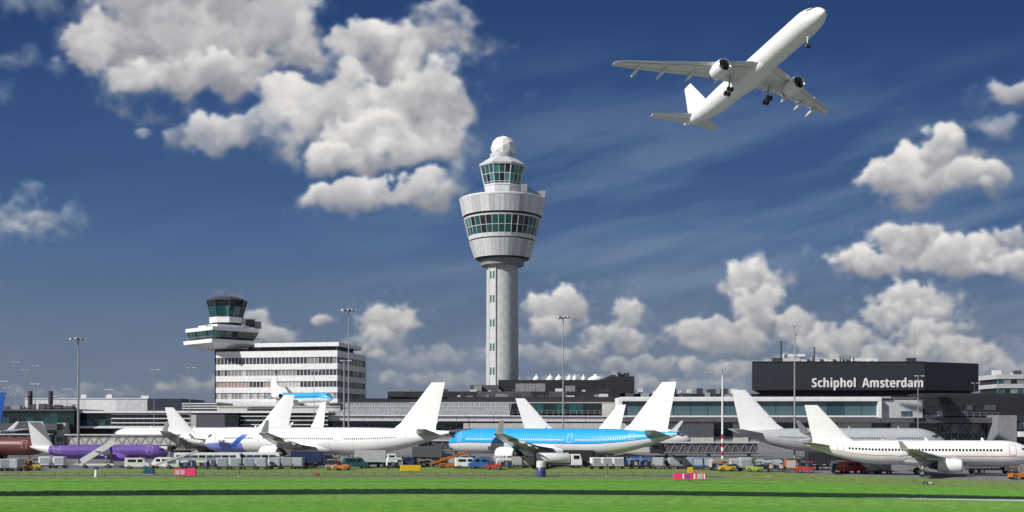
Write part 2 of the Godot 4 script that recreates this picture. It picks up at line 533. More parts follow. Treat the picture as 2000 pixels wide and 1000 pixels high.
func airliner(called: String, label: String, where: Vector3, turn: float, p: Dictionary, group := "") -> Node3D:
	var root := thing(called, label, "airplane", where, turn, group)
	var L: float = p.L
	var R: float = p.R
	var hc: float = p.hc
	var x0 := L / 2.0
	var skin: Material = p.paint
	# fuselage, with a second colour below the waterline where there is one
	var st_list := [0.002]
	for i in 9:
		st_list.append(R * 2.5 * pow((i + 1) / 10.0, 1.7))
	st_list += span(R * 2.5, L * 0.655, 8)
	for i in 14:
		st_list.append(lerpf(L * 0.655, L, (i + 1) / 14.0))
	var cut: float = p.get("cut", PI)
	var st := begin()
	add_skin(st, p, st_list, span(-cut, cut, 32), 0.0)
	if cut >= PI:
		# tail cone end
		var e: Vector2 = hull(p, L)
		for i in 16:
			for g in [[0, 0.0], [i, e.x], [i + 1, e.x]]:
				st.set_normal(Vector3.LEFT)
				st.add_vertex(Vector3(-x0, hc + e.y + g[1] * cos(TAU * g[0] / 16.0), g[1] * sin(TAU * g[0] / 16.0)))
	var body := part("fuselage", finish(st, false), skin, root)
	if cut < PI:
		st = begin()
		add_skin(st, p, st_list, span(cut, TAU - cut, 20), 0.0)
		part("lower_fuselage", finish(st, false), p.lower, root)
		if p.has("line"):
			st = begin()
			for s in [-1.0, 1.0]:
				add_skin(st, p, st_list.slice(2), [s * (cut - 0.015), s * (cut + 0.035)], 0.012)
			part("waterline_stripe", finish(st, false), p.line, root)
	if p.has("seams"):
		st = begin()
		var q := R * 1.9
		while q < L * 0.95:
			add_skin(st, p, [q, q + 0.07], span(-PI, PI, 28), 0.008)
			q += p.seams
		part("panel_seams", finish(st, false), mats.seam_grey, root)
	if p.has("rear"):
		st = begin()
		add_skin(st, p, span(L * 0.86, L, 8), span(-PI, PI, 28), 0.012)
		part("rear_paint", finish(st, false), p.rear, root)
	if p.has("chin"):
		st = begin()
		add_skin(st, p, [0.05] + span(0.4, R * 2.5, 10) + [R * 2.5 + 2.0, R * 2.5 + 4.0, R * 2.5 + 6.0], span(1.78, TAU - 1.78, 18), 0.012)
		part("chin_paint", finish(st, false), p.chin, root)
		st = begin()
		for s in [-1.0, 1.0]:
			for k in 10:
				var c := []
				for q in [[k, 0], [k, 1], [k + 1, 1], [k + 1, 0]]:
					var a: float = R * 2.5 + 2.0 + q[0] * 0.40 + q[1] * 1.9
					var g: float = s * (2.15 - q[0] * 0.105)
					c.append(on_hull(p, a, g, 0.022))
				for t in [[0, 1, 2], [0, 2, 3]]:
					var n: Vector3 = hull_normal(p, R * 2.5 + 3.0, s * (2.1 - k * 0.105))
					var flip: bool = (c[t[2]] - c[t[0]]).cross(c[t[1]] - c[t[0]]).dot(n) < 0.0
					for v in ([t[0], t[2], t[1]] if flip else t):
						st.set_normal(n)
						st.add_vertex(c[v])
		part("swoosh_paint", finish(st, false), p.swoosh, root)
	var apu := begin()
	var te: Vector2 = hull(p, L - 0.05)
	add_lathe(apu, Vector3(-x0 + 0.1, hc + te.y, 0), Vector3.LEFT, [[0, te.x * 0.95], [0.32, te.x * 0.75], [0.30, te.x * 0.45], [0.0, 0.0]], 14)
	part("tail_exhaust", finish(apu), mats.dark_metal, root)
	# cockpit panes, one by one
	for s in [-1.0, 1.0]:
		for w in [[0.55, 0.80, 0.03, 0.50], [0.62, 0.98, 0.54, 0.86], [0.80, 1.26, 0.90, 1.12]]:
			st = begin()
			add_skin(st, p, span(R * w[0], R * w[1], 3), span(s * w[2], s * w[3], 4), 0.015)
			part("cockpit_window", finish(st, false), mats.cockpit_glass, root)
	# cabin windows: too small to tell apart singly
	if p.get("windows", true):
		st = begin()
		var wy: float = p.get("window_phi", 1.40)
		var ww: float = p.get("window_w", 0.27)
		var wh: float = 0.38 / R
		for s in [-1.0, 1.0]:
			var x := L * 0.125
			while x < L * 0.83:
				var skip := false
				for d in p.doors:
					if absf(x - d * L) < 1.3:
						skip = true
				if not skip:
					add_skin(st, p, [x, x + ww], [s * (wy - wh / 2), s * (wy + wh / 2)], 0.012)
				x += p.get("window_step", 0.53)
		var win := part("cabin_windows", finish(st, false), p.get("window_mat", mats.cabin_glass), root)
		win.set_meta("kind", "stuff")
		# doors: a raised seam round each
		for s in [-1.0, 1.0]:
			for d in p.doors:
				st = begin()
				var a: float = d * L - 0.55
				var b: float = d * L + 0.55
				var lo := 1.22 - 0.42 * 2.82 / R * 0.75
				var hi := 1.22 + 0.62 * 2.2 / R * 0.75
				var e := 0.075
				for q in [[a, a + e, lo, hi], [b - e, b, lo, hi], [a, b, lo, lo + e / R], [a, b, hi - e / R, hi]]:
					add_skin(st, p, span(q[0], q[1], 2), span(s * q[2], s * q[3], 6), 0.016)
				part("door", finish(st, false), p.door_mat, root)
	# belly fairing
	var wx: float = x0 - L * p.get("wing_at", 0.335)
	st = begin()
	var rings := []
	for i in 13:
		var t := i / 12.0
		rings.append([t, sin(PI * pow(t, 0.85))])
	for i in 12:
		for j in 20:
			st.set_smooth_group(1)
			var pts := []
			for q in [[i, j], [i, j + 1], [i + 1, j + 1], [i + 1, j]]:
				var g: float = TAU * q[1] / 20.0
				var k: float = pow(maxf(rings[q[0]][1], 0.0), 0.55)
				pts.append(Vector3(wx + 2.5 - rings[q[0]][0] * p.chord * 2.0, hc - R * 0.50 + cos(g) * k * R * 0.68, sin(g) * k * R * 1.06))
			quad(st, pts[0], pts[1], pts[2], pts[3], (pts[0] + pts[2]) / 2.0 - Vector3(((pts[0] + pts[2]) / 2.0).x, hc - R * 0.5, 0))
	part("belly_fairing", finish(st), p.get("lower", skin), root)
	# wings
	var b2: float = p.span / 2.0
	var wy0: float = hc - R * p.get("wing_low", 0.58)
	var sweep: float = p.get("sweep", 0.63)
	for s in [-1.0, 1.0]:
		var secs := []
		for e in [[0.0, 1.0], [0.32, 0.63], [0.7, 0.40], [0.97, 0.235], [1.0, 0.17]]:
			var y: float = wy0 + b2 * (e[0] * tan(deg_to_rad(p.get("dihedral", 5.0))) + 0.035 * e[0] * e[0])
			secs.append({"le": Vector3(wx - e[0] * b2 * sweep - (0.5 if e[0] == 1.0 else 0.0), y, s * e[0] * b2), "chord": p.chord * e[1], "th": lerpf(0.135, 0.095, e[0]), "up": Vector3(0, 1, -s * 0.1).normalized()})
		st = begin()
		add_foil(st, secs)
		var wing := part("wing", finish(st), p.get("wing_mat", mats.wing_grey), root)
		if p.has("seams"):
			st = begin()
			for k in 3:
				for cut2 in [0.16, 0.72]:
					var ends := []
					for sec in [secs[k], secs[k + 1]]:
						var yt: float = 5.0 * sec.th * (0.2969 * sqrt(cut2) - 0.126 * cut2 - 0.3516 * cut2 * cut2 + 0.2843 * pow(cut2, 3) - 0.1015 * pow(cut2, 4))
						ends.append(sec.le + Vector3(-sec.chord * cut2, 0, 0) - sec.up * yt * sec.chord * 0.85)
					add_bar(st, ends[0], ends[1], 0.045, 0.045, 4, false)
			part("flap_gap", finish(st), mats.dark_metal, wing)
		# leading edge slat
		st = begin()
		for k in 3:
			var sa: Dictionary = secs[k]
			var sb: Dictionary = secs[k + 1]
			var la: Vector3 = sa.le.lerp(sb.le, 0.35 if k == 0 else 0.03)
			var lb: Vector3 = sa.le.lerp(sb.le, 0.97)
			add_bar(st, la + Vector3(0.05, 0, 0), lb + Vector3(0.05, 0, 0), 0.011 * p.chord, 0.009 * p.chord, 6)
		part("slat", finish(st), mats.bare_metal, wing)
		# flap track fairings
		for e in p.get("pods", [0.2, 0.42, 0.58, 0.74]):
			var c: float = lerpf(p.chord, p.chord * 0.2, pow(e, 0.75))
			var y: float = wy0 + b2 * (e * tan(deg_to_rad(p.get("dihedral", 5.0))) + 0.035 * e * e)
			var o := Vector3(wx - e * b2 * sweep - c * 0.42, y - 0.025 * p.chord, s * e * b2)
			var k: float = p.chord / 11.0
			st = begin()
			add_lathe(st, o, Vector3(-1, -0.10, 0), [[0, 0], [0.5 * k, 0.17 * k], [1.5 * k, 0.32 * k], [3.0 * k, 0.38 * k], [4.2 * k, 0.26 * k], [5.3 * k, 0.0]], 10)
			part("flap_fairing", finish(st), p.get("pod_mat", p.get("wing_mat", mats.wing_grey)), wing)
		# winglet
		if p.get("winglet", 0.0) > 0.0:
			var tip: Dictionary = secs[4]
			var wl: float = p.winglet
			st = begin()
			add_foil(st, [{"le": tip.le + Vector3(0, -0.02, -s * 0.1), "chord": tip.chord, "th": 0.10, "up": Vector3(0, 0.5, -s).normalized()}, {"le": tip.le + Vector3(-wl * 0.95, wl, s * wl * 0.45), "chord": tip.chord * 0.40, "th": 0.09, "up": Vector3(0, 0.35, -s).normalized()}], 6)
			part("winglet", finish(st), p.get("winglet_mat", p.get("wing_mat", mats.wing_grey)), wing)
		# engines
		var er: float = p.engine_r
		var el: float = p.engine_l
		var ez: float = s * (p.engine_z if not p.get("rear_engines", false) else R + er * 1.05)
		var e0: float = wx - absf(ez) * sweep + el * p.get("engine_out", 0.62)
		var ey: float = wy0 + absf(ez) * 0.11 - er * p.get("engine_drop", 1.22)
		if p.get("rear_engines", false):
			e0 = x0 - L * 0.70
			ey = hc + R * 0.45
		var o := Vector3(e0, ey, ez)
		st = begin()
		add_lathe(st, o, Vector3.LEFT, [[0.05 * el, er * 0.90], [0.12 * el, er * 0.97], [0.30 * el, er * 1.03], [0.55 * el, er * 1.01], [0.80 * el, er * 0.86], [0.90 * el, er * 0.78], [0.885 * el, er * 0.72], [0.60 * el, er * 0.70]], 28)
		var eng := part("engine", finish(st), p.get("engine_mat", skin), root)
		st = begin()
		add_lathe(st, o, Vector3.LEFT, [[0.32 * el, er * 0.78], [0.10 * el, er * 0.77], [0.03 * el, er * 0.80], [0.0, er * 0.85], [0.02 * el, er * 0.89], [0.055 * el, er * 0.91]], 28)
		part("inlet_lip", finish(st), mats.bare_metal, eng)
		st = begin()
		add_lathe(st, o, Vector3.LEFT, [[0.29 * el, 0.0], [0.291 * el, er * 0.78]], 28)
		part("fan_backing", finish(st), mats.dark_metal, eng)
		st = begin()
		for k in 22:
			var g := TAU * k / 22.0
			var d := Vector3(0, cos(g), sin(g))
			var q := Vector3(0, -sin(g), cos(g))
			st.set_smooth_group(-1)
			var c0 := o + Vector3(-0.25 * el, 0, 0)
			quad(st, c0 + d * er * 0.22 - q * er * 0.02, c0 + d * er * 0.76 - q * er * 0.07, c0 + d * er * 0.76 + q * er * 0.10 + Vector3(-0.05 * el, 0, 0), c0 + d * er * 0.22 + q * er * 0.05 + Vector3(-0.03 * el, 0, 0), Vector3(1, 0, 0))
		part("fan_blades", finish(st), mats.fan, eng)
		st = begin()
		add_lathe(st, o, Vector3.LEFT, [[0.13 * el, 0.0], [0.17 * el, er * 0.12], [0.27 * el, er * 0.26]], 16)
		part("spinner", finish(st), mats.fan, eng)
		st = begin()
		add_lathe(st, o, Vector3.LEFT, [[0.62 * el, er * 0.70], [0.92 * el, er * 0.60], [1.08 * el, er * 0.44], [1.06 * el, er * 0.34], [1.08 * el, er * 0.28], [1.28 * el, 0.0]], 20)
		part("exhaust", finish(st), mats.dark_metal, eng)
		if p.get("rear_engines", false):
			bx("pylon", root, o + Vector3(-el * 0.5, -er * 0.1, -s * er * 1.1), Vector3(el * 0.5, er * 0.35, er * 1.2), skin)
		else:
			st = begin()
			add_foil(st, [{"le": o + Vector3(-el * 0.30, er * 0.8, 0), "chord": el * 0.95, "th": 0.09, "up": Vector3(0, 0, 1)}, {"le": Vector3(wx - absf(ez) * sweep - p.chord * 0.02, wy0 + absf(ez) * 0.10 + 0.02, ez), "chord": el * 0.75, "th": 0.09, "up": Vector3(0, 0, 1)}], 6)
			part("pylon", finish(st), skin, eng)
		# tailplane
		var tspan: float = p.get("tail_span", p.span * 0.32) / 2.0
		var tc: float = p.get("tail_chord", p.chord * 0.52)
		var ty: float = hc + R * 0.50
		var tx: float = -x0 + L * 0.125
		if p.get("t_tail", false):
			ty = hc + R + p.fin * 0.97
			tx = -x0 + L * p.get("t_at", 0.035) + tc * 0.55
		st = begin()
		add_foil(st, [{"le": Vector3(tx, ty, 0), "chord": tc, "th": 0.10, "up": Vector3.UP}, {"le": Vector3(tx - tspan * 0.66, ty + tspan * (0.0 if p.get("t_tail", false) else 0.12), s * tspan), "chord": tc * 0.36, "th": 0.085, "up": Vector3.UP}], 7)
		part("tailplane", finish(st), p.get("tail_mat", mats.wing_grey), root)
	# fin with its dorsal fillet
	var fc: float = p.get("fin_chord", p.chord * 0.80)
	var fx: float = -x0 + L * p.get("fin_at", 0.185)
	var fh: float = p.fin
	var fs: float = p.get("fin_sweep", 0.84)
	var tipc: float = p.get("fin_tip", 0.36)
	st = begin()
	var fsec := []
	for e in [[-0.10, -0.26, 1.28], [0.02, -0.12, 1.10], [0.10, 0.03, 0.97], [0.25, 0.19, 0.84], [1.0, 1.0, tipc]]:
		fsec.append({"le": Vector3(fx - fs * fh * e[1], hc + R + fh * e[0], 0), "chord": fc * e[2], "th": 0.095, "up": Vector3(0, 0, 1)})
	# the trailing edge stays straight
	for k in 4:
		var t: float = clampf((fsec[k].le.y - hc - R) / fh, -0.1, 1.0)
		var te_x: float = lerpf(fx - fc * 0.98 - fs * 0.0, fx - fs * fh - fc * tipc, clampf(t, 0.0, 1.0))
		fsec[k].chord = fsec[k].le.x - te_x
	add_foil(st, fsec, 8)
	part("fin", finish(st), p.get("fin_mat", skin), root)
	# antennas
	st = begin()
	for q in [0.22, 0.46]:
		add_foil(st, [{"le": Vector3(x0 - L * q, hc + R - 0.05, 0), "chord": 0.55, "th": 0.1, "up": Vector3(0, 0, 1)}, {"le": Vector3(x0 - L * q - 0.25, hc + R + 0.45, 0), "chord": 0.28, "th": 0.1, "up": Vector3(0, 0, 1)}], 3)
	part("antenna", finish(st), skin, root)
	# landing gear
	if p.get("gear", true):
		var wr: float = p.get("wheel_r", 0.62)
		var low: float = p.get("gear_low", 0.0)
		bogie(root, Vector3(x0 - L * 0.105, hc - R * 0.75, 0), Vector3(x0 - L * 0.105, wr * 0.8 - low, 0), wr * 0.8, 1, wr * 0.55)
		for s in [-1.0, 1.0]:
			var z: float = s * p.get("track", R * 1.9)
			bogie(root, Vector3(wx - p.chord * 0.80, wy0 + 0.1, z), Vector3(wx - p.chord * 0.86, wr - low, z), wr, p.get("pairs", 2), wr * 0.72, p.get("bogie_pitch", 0.0))
			var door := bx("gear_door", root, Vector3(wx - p.chord * 0.80, lerpf(wy0, wr - low, 0.28), z - s * 0.9), Vector3(1.9, (wy0 - wr + low) * 0.42, 0.08), skin)
			door.rotation.x = s * 0.25
	return root
# ------------------------------------------------------------------ materials (linear base colours)
func paint(key: String, r: float, g: float, b: float, spread := 0.05) -> StandardMaterial3D:
	var m := grainy(key, r, g, b, 0.38, spread, 9.0, 6, key.hash() % 1000)
	m.clearcoat_enabled = true
	m.clearcoat = 0.35
	m.clearcoat_roughness = 0.12
	return m

func glass(key: String, r: float, g: float, b: float, rough := 0.06) -> StandardMaterial3D:
	var m := mat(key, r, g, b, rough)
	m.metallic_specular = 0.6
	return m

func make_materials() -> void:
	var st := begin()
	add_box(st, Vector3.ZERO, Vector3.ONE)
	box_mesh = finish(st)
	paint("white_paint", 0.80, 0.795, 0.78, 0.04)
	paint("white_paint_flying", 0.85, 0.85, 0.85, 0.03)
	paint("pale_paint", 0.70, 0.70, 0.71, 0.05)
	paint("sky_blue_paint", 0.018, 0.35, 0.70, 0.05)
	paint("indigo_paint", 0.19, 0.24, 0.62, 0.05)
	paint("purple_paint", 0.18, 0.09, 0.40, 0.06)
	paint("russet_paint", 0.16, 0.045, 0.035, 0.08)
	paint("deep_blue_paint", 0.02, 0.10, 0.42, 0.05)
	paint("red_paint", 0.42, 0.035, 0.03, 0.08)
	paint("orange_paint", 0.50, 0.14, 0.02, 0.08)
	paint("yellow_paint", 0.62, 0.40, 0.02, 0.08)
	paint("pink_paint", 0.78, 0.05, 0.16, 0.06)
	paint("blue_paint", 0.04, 0.13, 0.42, 0.08)
	paint("navy_paint", 0.02, 0.03, 0.09, 0.1)
	paint("barrel_blue", 0.045, 0.045, 0.17, 0.1)
	paint("teal_paint", 0.02, 0.10, 0.16, 0.1)
	paint("green_paint", 0.10, 0.24, 0.05, 0.1)
	paint("wing_grey", 0.42, 0.42, 0.42, 0.08)
	paint("fuselage_grey", 0.40, 0.41, 0.43, 0.05)  # belly grey; also shade put into the body colour of one airliner
	mat("bare_metal", 0.75, 0.75, 0.76, 0.22, 0.9)
	mat("dark_metal", 0.045, 0.045, 0.048, 0.5, 0.4)
	mat("gear", 0.45, 0.45, 0.45, 0.5, 0.2)
	mat("tyre", 0.012, 0.012, 0.013, 0.8)
	mat("rim", 0.25, 0.25, 0.26, 0.5, 0.3)
	mat("fan", 0.10, 0.115, 0.125, 0.35, 0.6)
	glass("cockpit_glass", 0.012, 0.014, 0.018)
	glass("cabin_glass", 0.10, 0.11, 0.125, 0.15)
	mat("cabin_pane_pale", 0.62, 0.66, 0.70, 0.4)  # pale blue-grey cabin panes
	mat("seam_grey", 0.48, 0.48, 0.47, 0.6)
	mat("seam_white", 0.75, 0.77, 0.80, 0.5)
	mat("seam_red", 0.55, 0.12, 0.12, 0.6)
	# buildings
	grainy("concrete", 0.48, 0.48, 0.475, 0.85, 0.09, 14.0, 6, 21)
	grainy("concrete_pale", 0.52, 0.52, 0.51, 0.85, 0.08, 12.0, 6, 22)
	grainy("panel_pale", 0.59, 0.595, 0.605, 0.5, 0.09, 10.0, 6, 23)
	grainy("panel_grey", 0.485, 0.49, 0.50, 0.5, 0.08, 10.0, 6, 24)
	grainy("panel_light", 0.65, 0.655, 0.665, 0.5, 0.05, 10.0, 6, 25)
	grainy("facade_white", 0.76, 0.755, 0.745, 0.6, 0.05, 13.0, 6, 26)
	grainy("facade_cream", 0.50, 0.48, 0.45, 0.7, 0.08, 8.0, 6, 27)
	grainy("facade_grey", 0.24, 0.245, 0.255, 0.7, 0.10, 9.0, 6, 28)
	grainy("slate", 0.030, 0.032, 0.041, 0.55, 0.10, 7.0, 6, 29)
	grainy("slate_soft", 0.085, 0.088, 0.10, 0.6, 0.10, 7.0, 6, 30)
	grainy("charcoal", 0.022, 0.023, 0.028, 0.6, 0.15, 9.0, 6, 31)
	grainy("navy_clad", 0.030, 0.036, 0.060, 0.5, 0.10, 9.0, 6, 32)
	grainy("roof_grey", 0.16, 0.16, 0.17, 0.8, 0.15, 12.0, 6, 33)
	grainy("steel", 0.30, 0.31, 0.32, 0.45, 0.10, 5.0, 5, 34)
	grainy("steel_dark", 0.06, 0.062, 0.068, 0.5, 0.12, 5.0, 5, 35)
	grainy("radome_skin", 0.80, 0.785, 0.775, 0.55, 0.04, 3.0, 5, 36)
	mat("radome_seam", 0.42, 0.38, 0.38, 0.7)
	glass("glass_teal", 0.012, 0.085, 0.085)
	glass("glass_teal_pale", 0.05, 0.20, 0.19, 0.12)
	glass("glass_dark", 0.010, 0.018, 0.022)
	glass("glass_blue", 0.03, 0.075, 0.095)
	glass("glass_sky", 0.085, 0.145, 0.17, 0.1)
	glass("glass_green", 0.006, 0.032, 0.028)
	glass("glass_office", 0.055, 0.06, 0.07)
	glass("screen_glass", 0.27, 0.29, 0.31, 0.2)
	mat("blind_pale", 0.48, 0.49, 0.50, 0.8)
	mat("blind_grey", 0.22, 0.23, 0.24, 0.8)
	mat("blind_rose", 0.34, 0.25, 0.235, 0.8)
	mat("letter_white", 0.82, 0.80, 0.78, 0.5)
	mat("lamp_glass", 0.55, 0.56, 0.58, 0.2)
	mat("canvas_white", 0.72, 0.72, 0.70, 0.9)
	mat("canvas_grey", 0.34, 0.36, 0.39, 0.9)
	mat("canvas_blue", 0.10, 0.20, 0.44, 0.9)
	mat("canvas_ice", 0.46, 0.50, 0.58, 0.9)
	mat("canvas_tan", 0.42, 0.34, 0.24, 0.9)
	mat("hivis", 0.30, 0.38, 0.05, 0.8)
	# ground
	var g := grainy("grass_ground", 0.115, 0.31, 0.015, 0.95, 0.20, 60.0, 7, 41, 1024)
	g.detail_enabled = true
	g.detail_blend_mode = BaseMaterial3D.BLEND_MODE_MUL
	g.detail_uv_layer = BaseMaterial3D.DETAIL_UV_2
	g.detail_albedo = noise_tex([Color(0.82, 0.84, 0.72), Color(0.92, 0.93, 0.88), Color(1, 1, 1)], 6, 42, 1024)
	g.uv2_triplanar = true
	g.uv2_world_triplanar = true
	g.uv2_scale = Vector3.ONE / 5.0
	for v in [["verge_ground", 0.165, 0.225, 0.05], ["swath_pale", 0.165, 0.33, 0.045], ["swath_dark", 0.075, 0.19, 0.02]]:
		var w := grainy(v[0], v[1], v[2], v[3], 0.95, 0.25, 22.0, 7, 47, 512)
		w.detail_enabled = true
		w.detail_blend_mode = BaseMaterial3D.BLEND_MODE_MUL
		w.detail_uv_layer = BaseMaterial3D.DETAIL_UV_2
		w.detail_albedo = g.detail_albedo
		w.uv2_triplanar = true
		w.uv2_world_triplanar = true
		w.uv2_scale = Vector3.ONE / 5.0
	mat("grass_blade", 0.12, 0.32, 0.022, 0.8)
	mat("grass_blade_pale", 0.24, 0.38, 0.07, 0.8)
	mat("dark_belt_blade", 0.012, 0.05, 0.02, 0.85)
	grainy("dark_belt_ground", 0.010, 0.042, 0.017, 0.95, 0.3, 6.0, 6, 43)
	grainy("apron_concrete", 0.165, 0.165, 0.167, 0.9, 0.22, 30.0, 7, 44, 512)
	grainy("service_road", 0.115, 0.115, 0.11, 0.9, 0.2, 14.0, 6, 45)
	grainy("pale_path", 0.55, 0.55, 0.53, 0.9, 0.12, 6.0, 6, 46)
# ------------------------------------------------------------------ the fleet
func twin_jet(extra := {}) -> Dictionary:
	var p := {"L": 60.0, "R": 2.82, "hc": 4.95, "span": 60.2, "chord": 11.4, "fin": 9.1, "engine_r": 1.62, "engine_l": 5.6, "engine_z": 9.4, "winglet": 2.4, "paint": mats.white_paint, "doors": [0.09, 0.27, 0.60, 0.845], "door_mat": mats.seam_grey, "tail_span": 19.4, "track": 5.3}
	p.merge(extra, true)
	return p

func small_jet(extra := {}) -> Dictionary:
	var p := {"L": 37.6, "R": 1.98, "hc": 3.85, "span": 35.0, "chord": 7.4, "fin": 6.0, "engine_r": 1.15, "engine_l": 4.3, "engine_z": 5.75, "winglet": 1.2, "paint": mats.white_paint, "doors": [0.11, 0.845], "door_mat": mats.seam_grey, "tail_span": 12.4, "pairs": 1, "wheel_r": 0.58, "track": 3.8, "wing_at": 0.325, "sweep": 0.52, "fin_chord": 6.0, "fin_at": 0.19}
	p.merge(extra, true)
	return p

func build_fleet() -> void:
	# airborne, climbing towards the observer with its wheels down
	var fly := airliner("climbing_airliner", "plain white twin-engine airliner climbing in the blue sky with its wheels down", Vector3(55.81, 91.24, -267.06), 0.0, twin_jet({"L": 60.0, "paint": mats.white_paint_flying, "wing_mat": mats.pale_paint, "tail_mat": mats.pale_paint, "winglet": 0.0, "windows": false, "seams": 5.2, "gear_low": 0.9, "bogie_pitch": 0.35, "engine_r": 1.75, "engine_l": 5.4, "engine_z": 10.0, "engine_out": 0.52, "pods": [0.24, 0.44, 0.64, 0.82]}))
	var turn := Basis(Vector3.UP, -1.20) * Basis(Vector3.BACK, 0.20) * Basis(Vector3.RIGHT, -0.10)
	fly.basis = turn
	fly.position = Vector3(55.81, 91.24, -267.06) - turn * Vector3(0, 4.95, 0)
	# the two wide-bodies in front
	airliner("white_airliner", "long white twin-engine airliner with an indigo-blue chin and grey wing", Vector3(-42.4, 0, -249.0), 2.66, twin_jet({"L": 66.5, "seams": 6.4, "R": 2.92, "hc": 5.05, "fin": 9.4, "chin": mats.indigo_paint, "swoosh": mats.deep_blue_paint, "winglet_mat": mats.steel}))
	airliner("blue_airliner", "wide-body airliner with sky-blue upper half, white belly and white fin", Vector3(8.9, 0, -237.5), 2.444, twin_jet({"L": 60.4, "seams": 6.4, "paint": mats.sky_blue_paint, "lower": mats.pale_paint, "cut": 1.66, "line": mats.deep_blue_paint, "fin_mat": mats.white_paint, "engine_mat": mats.white_paint, "door_mat": mats.seam_white, "window_mat": mats.cabin_pane_pale, "winglet_mat": mats.steel, "tail_mat": mats.wing_grey}))
	# narrow-body in front on the right, nose to the right
	airliner("narrow_airliner", "white narrow-body airliner with fine red seams and dark cabin windows", Vector3(68.6, 0, -190.0), -0.246, small_jet({"L": 36.9, "R": 2.08, "cut": 1.80, "lower": mats.pale_paint, "line": mats.seam_red, "door_mat": mats.seam_red, "window_mat": mats.cockpit_glass, "window_w": 0.33, "window_phi": 1.33}))
	# behind it, the shade on its body put into its grey colour
	airliner("shade_grey_airliner", "airliner with body painted shade-grey and tall white fin parked nose away behind the narrow-body", Vector3(78.0, 0, -266.0), -0.12, twin_jet({"L": 47.0, "paint": mats.fuselage_grey, "fin_mat": mats.white_paint, "engine_mat": mats.white_paint}))
	# background tails
	airliner("parked_airliner", "white airliner with its nose by the lattice walkway, behind the chin-striped one", at(392, 890, 324) * Vector3(1, 0, 1), 2.80, twin_jet({"L": 63.0}))
	airliner("parked_airliner", "white airliner mostly hidden behind the chin-striped one, smaller fin showing", at(565, 890, 281) * Vector3(1, 0, 1), 2.20, small_jet({"L": 38.0, "R": 2.3, "hc": 4.6, "fin": 7.0, "fin_chord": 7.0}))
	airliner("parked_airliner", "white airliner hidden behind the sky-blue one, larger of the two fins there", at(1178, 890, 312) * Vector3(1, 0, 1), -0.20, small_jet({"L": 48.0, "R": 2.5, "hc": 4.9, "fin": 8.6, "fin_chord": 7.4}))
	airliner("parked_airliner", "white airliner hidden behind the sky-blue one, smaller of the two fins there", at(1080, 890, 300) * Vector3(1, 0, 1), 2.55, small_jet({"L": 44.0, "R": 2.2, "hc": 4.5, "fin": 7.0, "fin_chord": 6.6}))
	airliner("parked_airliner", "white narrow-body airliner with a red-edged fin beside the apron buses", at(455, 890, 306) * Vector3(1, 0, 1), -0.12, small_jet({"L": 36.0, "R": 2.2, "hc": 4.2, "fin": 6.9, "fin_chord": 6.6, "line": mats.seam_red, "cut": 2.0, "lower": mats.fuselage_grey}))
	# turboprop in purple with a white T-tail
	airliner("purple_airliner", "purple regional aircraft with a white T-shaped tail", at(195, 890, 232) * Vector3(1, 0, 1), 0.12, small_jet({"L": 27.5, "R": 1.42, "hc": 2.9, "span": 24.0, "chord": 3.6, "fin": 4.9, "fin_chord": 4.0, "fin_at": 0.155, "fin_sweep": 0.35, "fin_tip": 0.75, "t_tail": true, "t_at": 0.03, "tail_chord": 2.4, "tail_span": 7.5, "paint": mats.purple_paint, "rear": mats.white_paint, "fin_mat": mats.white_paint, "tail_mat": mats.white_paint, "wing_mat": mats.pale_paint, "engine_mat": mats.purple_paint, "engine_r": 0.62, "engine_l": 3.4, "engine_z": 4.1, "track": 2.6, "wheel_r": 0.45, "winglet": 0.0, "rise": 0.9, "sweep": 0.2, "doors": [0.13, 0.8]}))
	airliner("russet_airliner", "russet-bodied airliner with dark blue wings behind the purple aircraft's tail", at(-66, 890, 246) * Vector3(1, 0, 1), -0.08, small_jet({"L": 36.0, "paint": mats.russet_paint, "fin_mat": mats.russet_paint, "wing_mat": mats.deep_blue_paint}))
	airliner("blue_finned_airliner", "white airliner whose bright blue fin shows beyond the russet one", at(-194, 890, 275) * Vector3(1, 0, 1), 3.10, twin_jet({"L": 50.0, "fin": 8.6, "fin_mat": mats.deep_blue_paint}))
	# on the roof terrace
	airliner("terrace_jetliner", "sky-blue and white jet with T-tail and rear engines standing on the roof terrace", Vector3(at(585, 890, 366).x, 14.53, -366), -0.72, small_jet({"L": 33.0, "R": 1.65, "hc": 2.75, "span": 28.0, "chord": 5.2, "fin": 5.0, "fin_chord": 5.4, "fin_at": 0.21, "fin_sweep": 0.75, "t_tail": true, "t_at": 0.01, "tail_chord": 2.8, "tail_span": 10.0, "rear_engines": true, "engine_r": 0.85, "engine_l": 4.6, "paint": mats.sky_blue_paint, "lower": mats.pale_paint, "cut": 1.72, "fin_mat": mats.white_paint, "tail_mat": mats.white_paint, "engine_mat": mats.white_paint, "winglet": 0.0, "wheel_r": 0.5, "track": 2.5, "wing_at": 0.43, "window_mat": mats.navy_paint}))
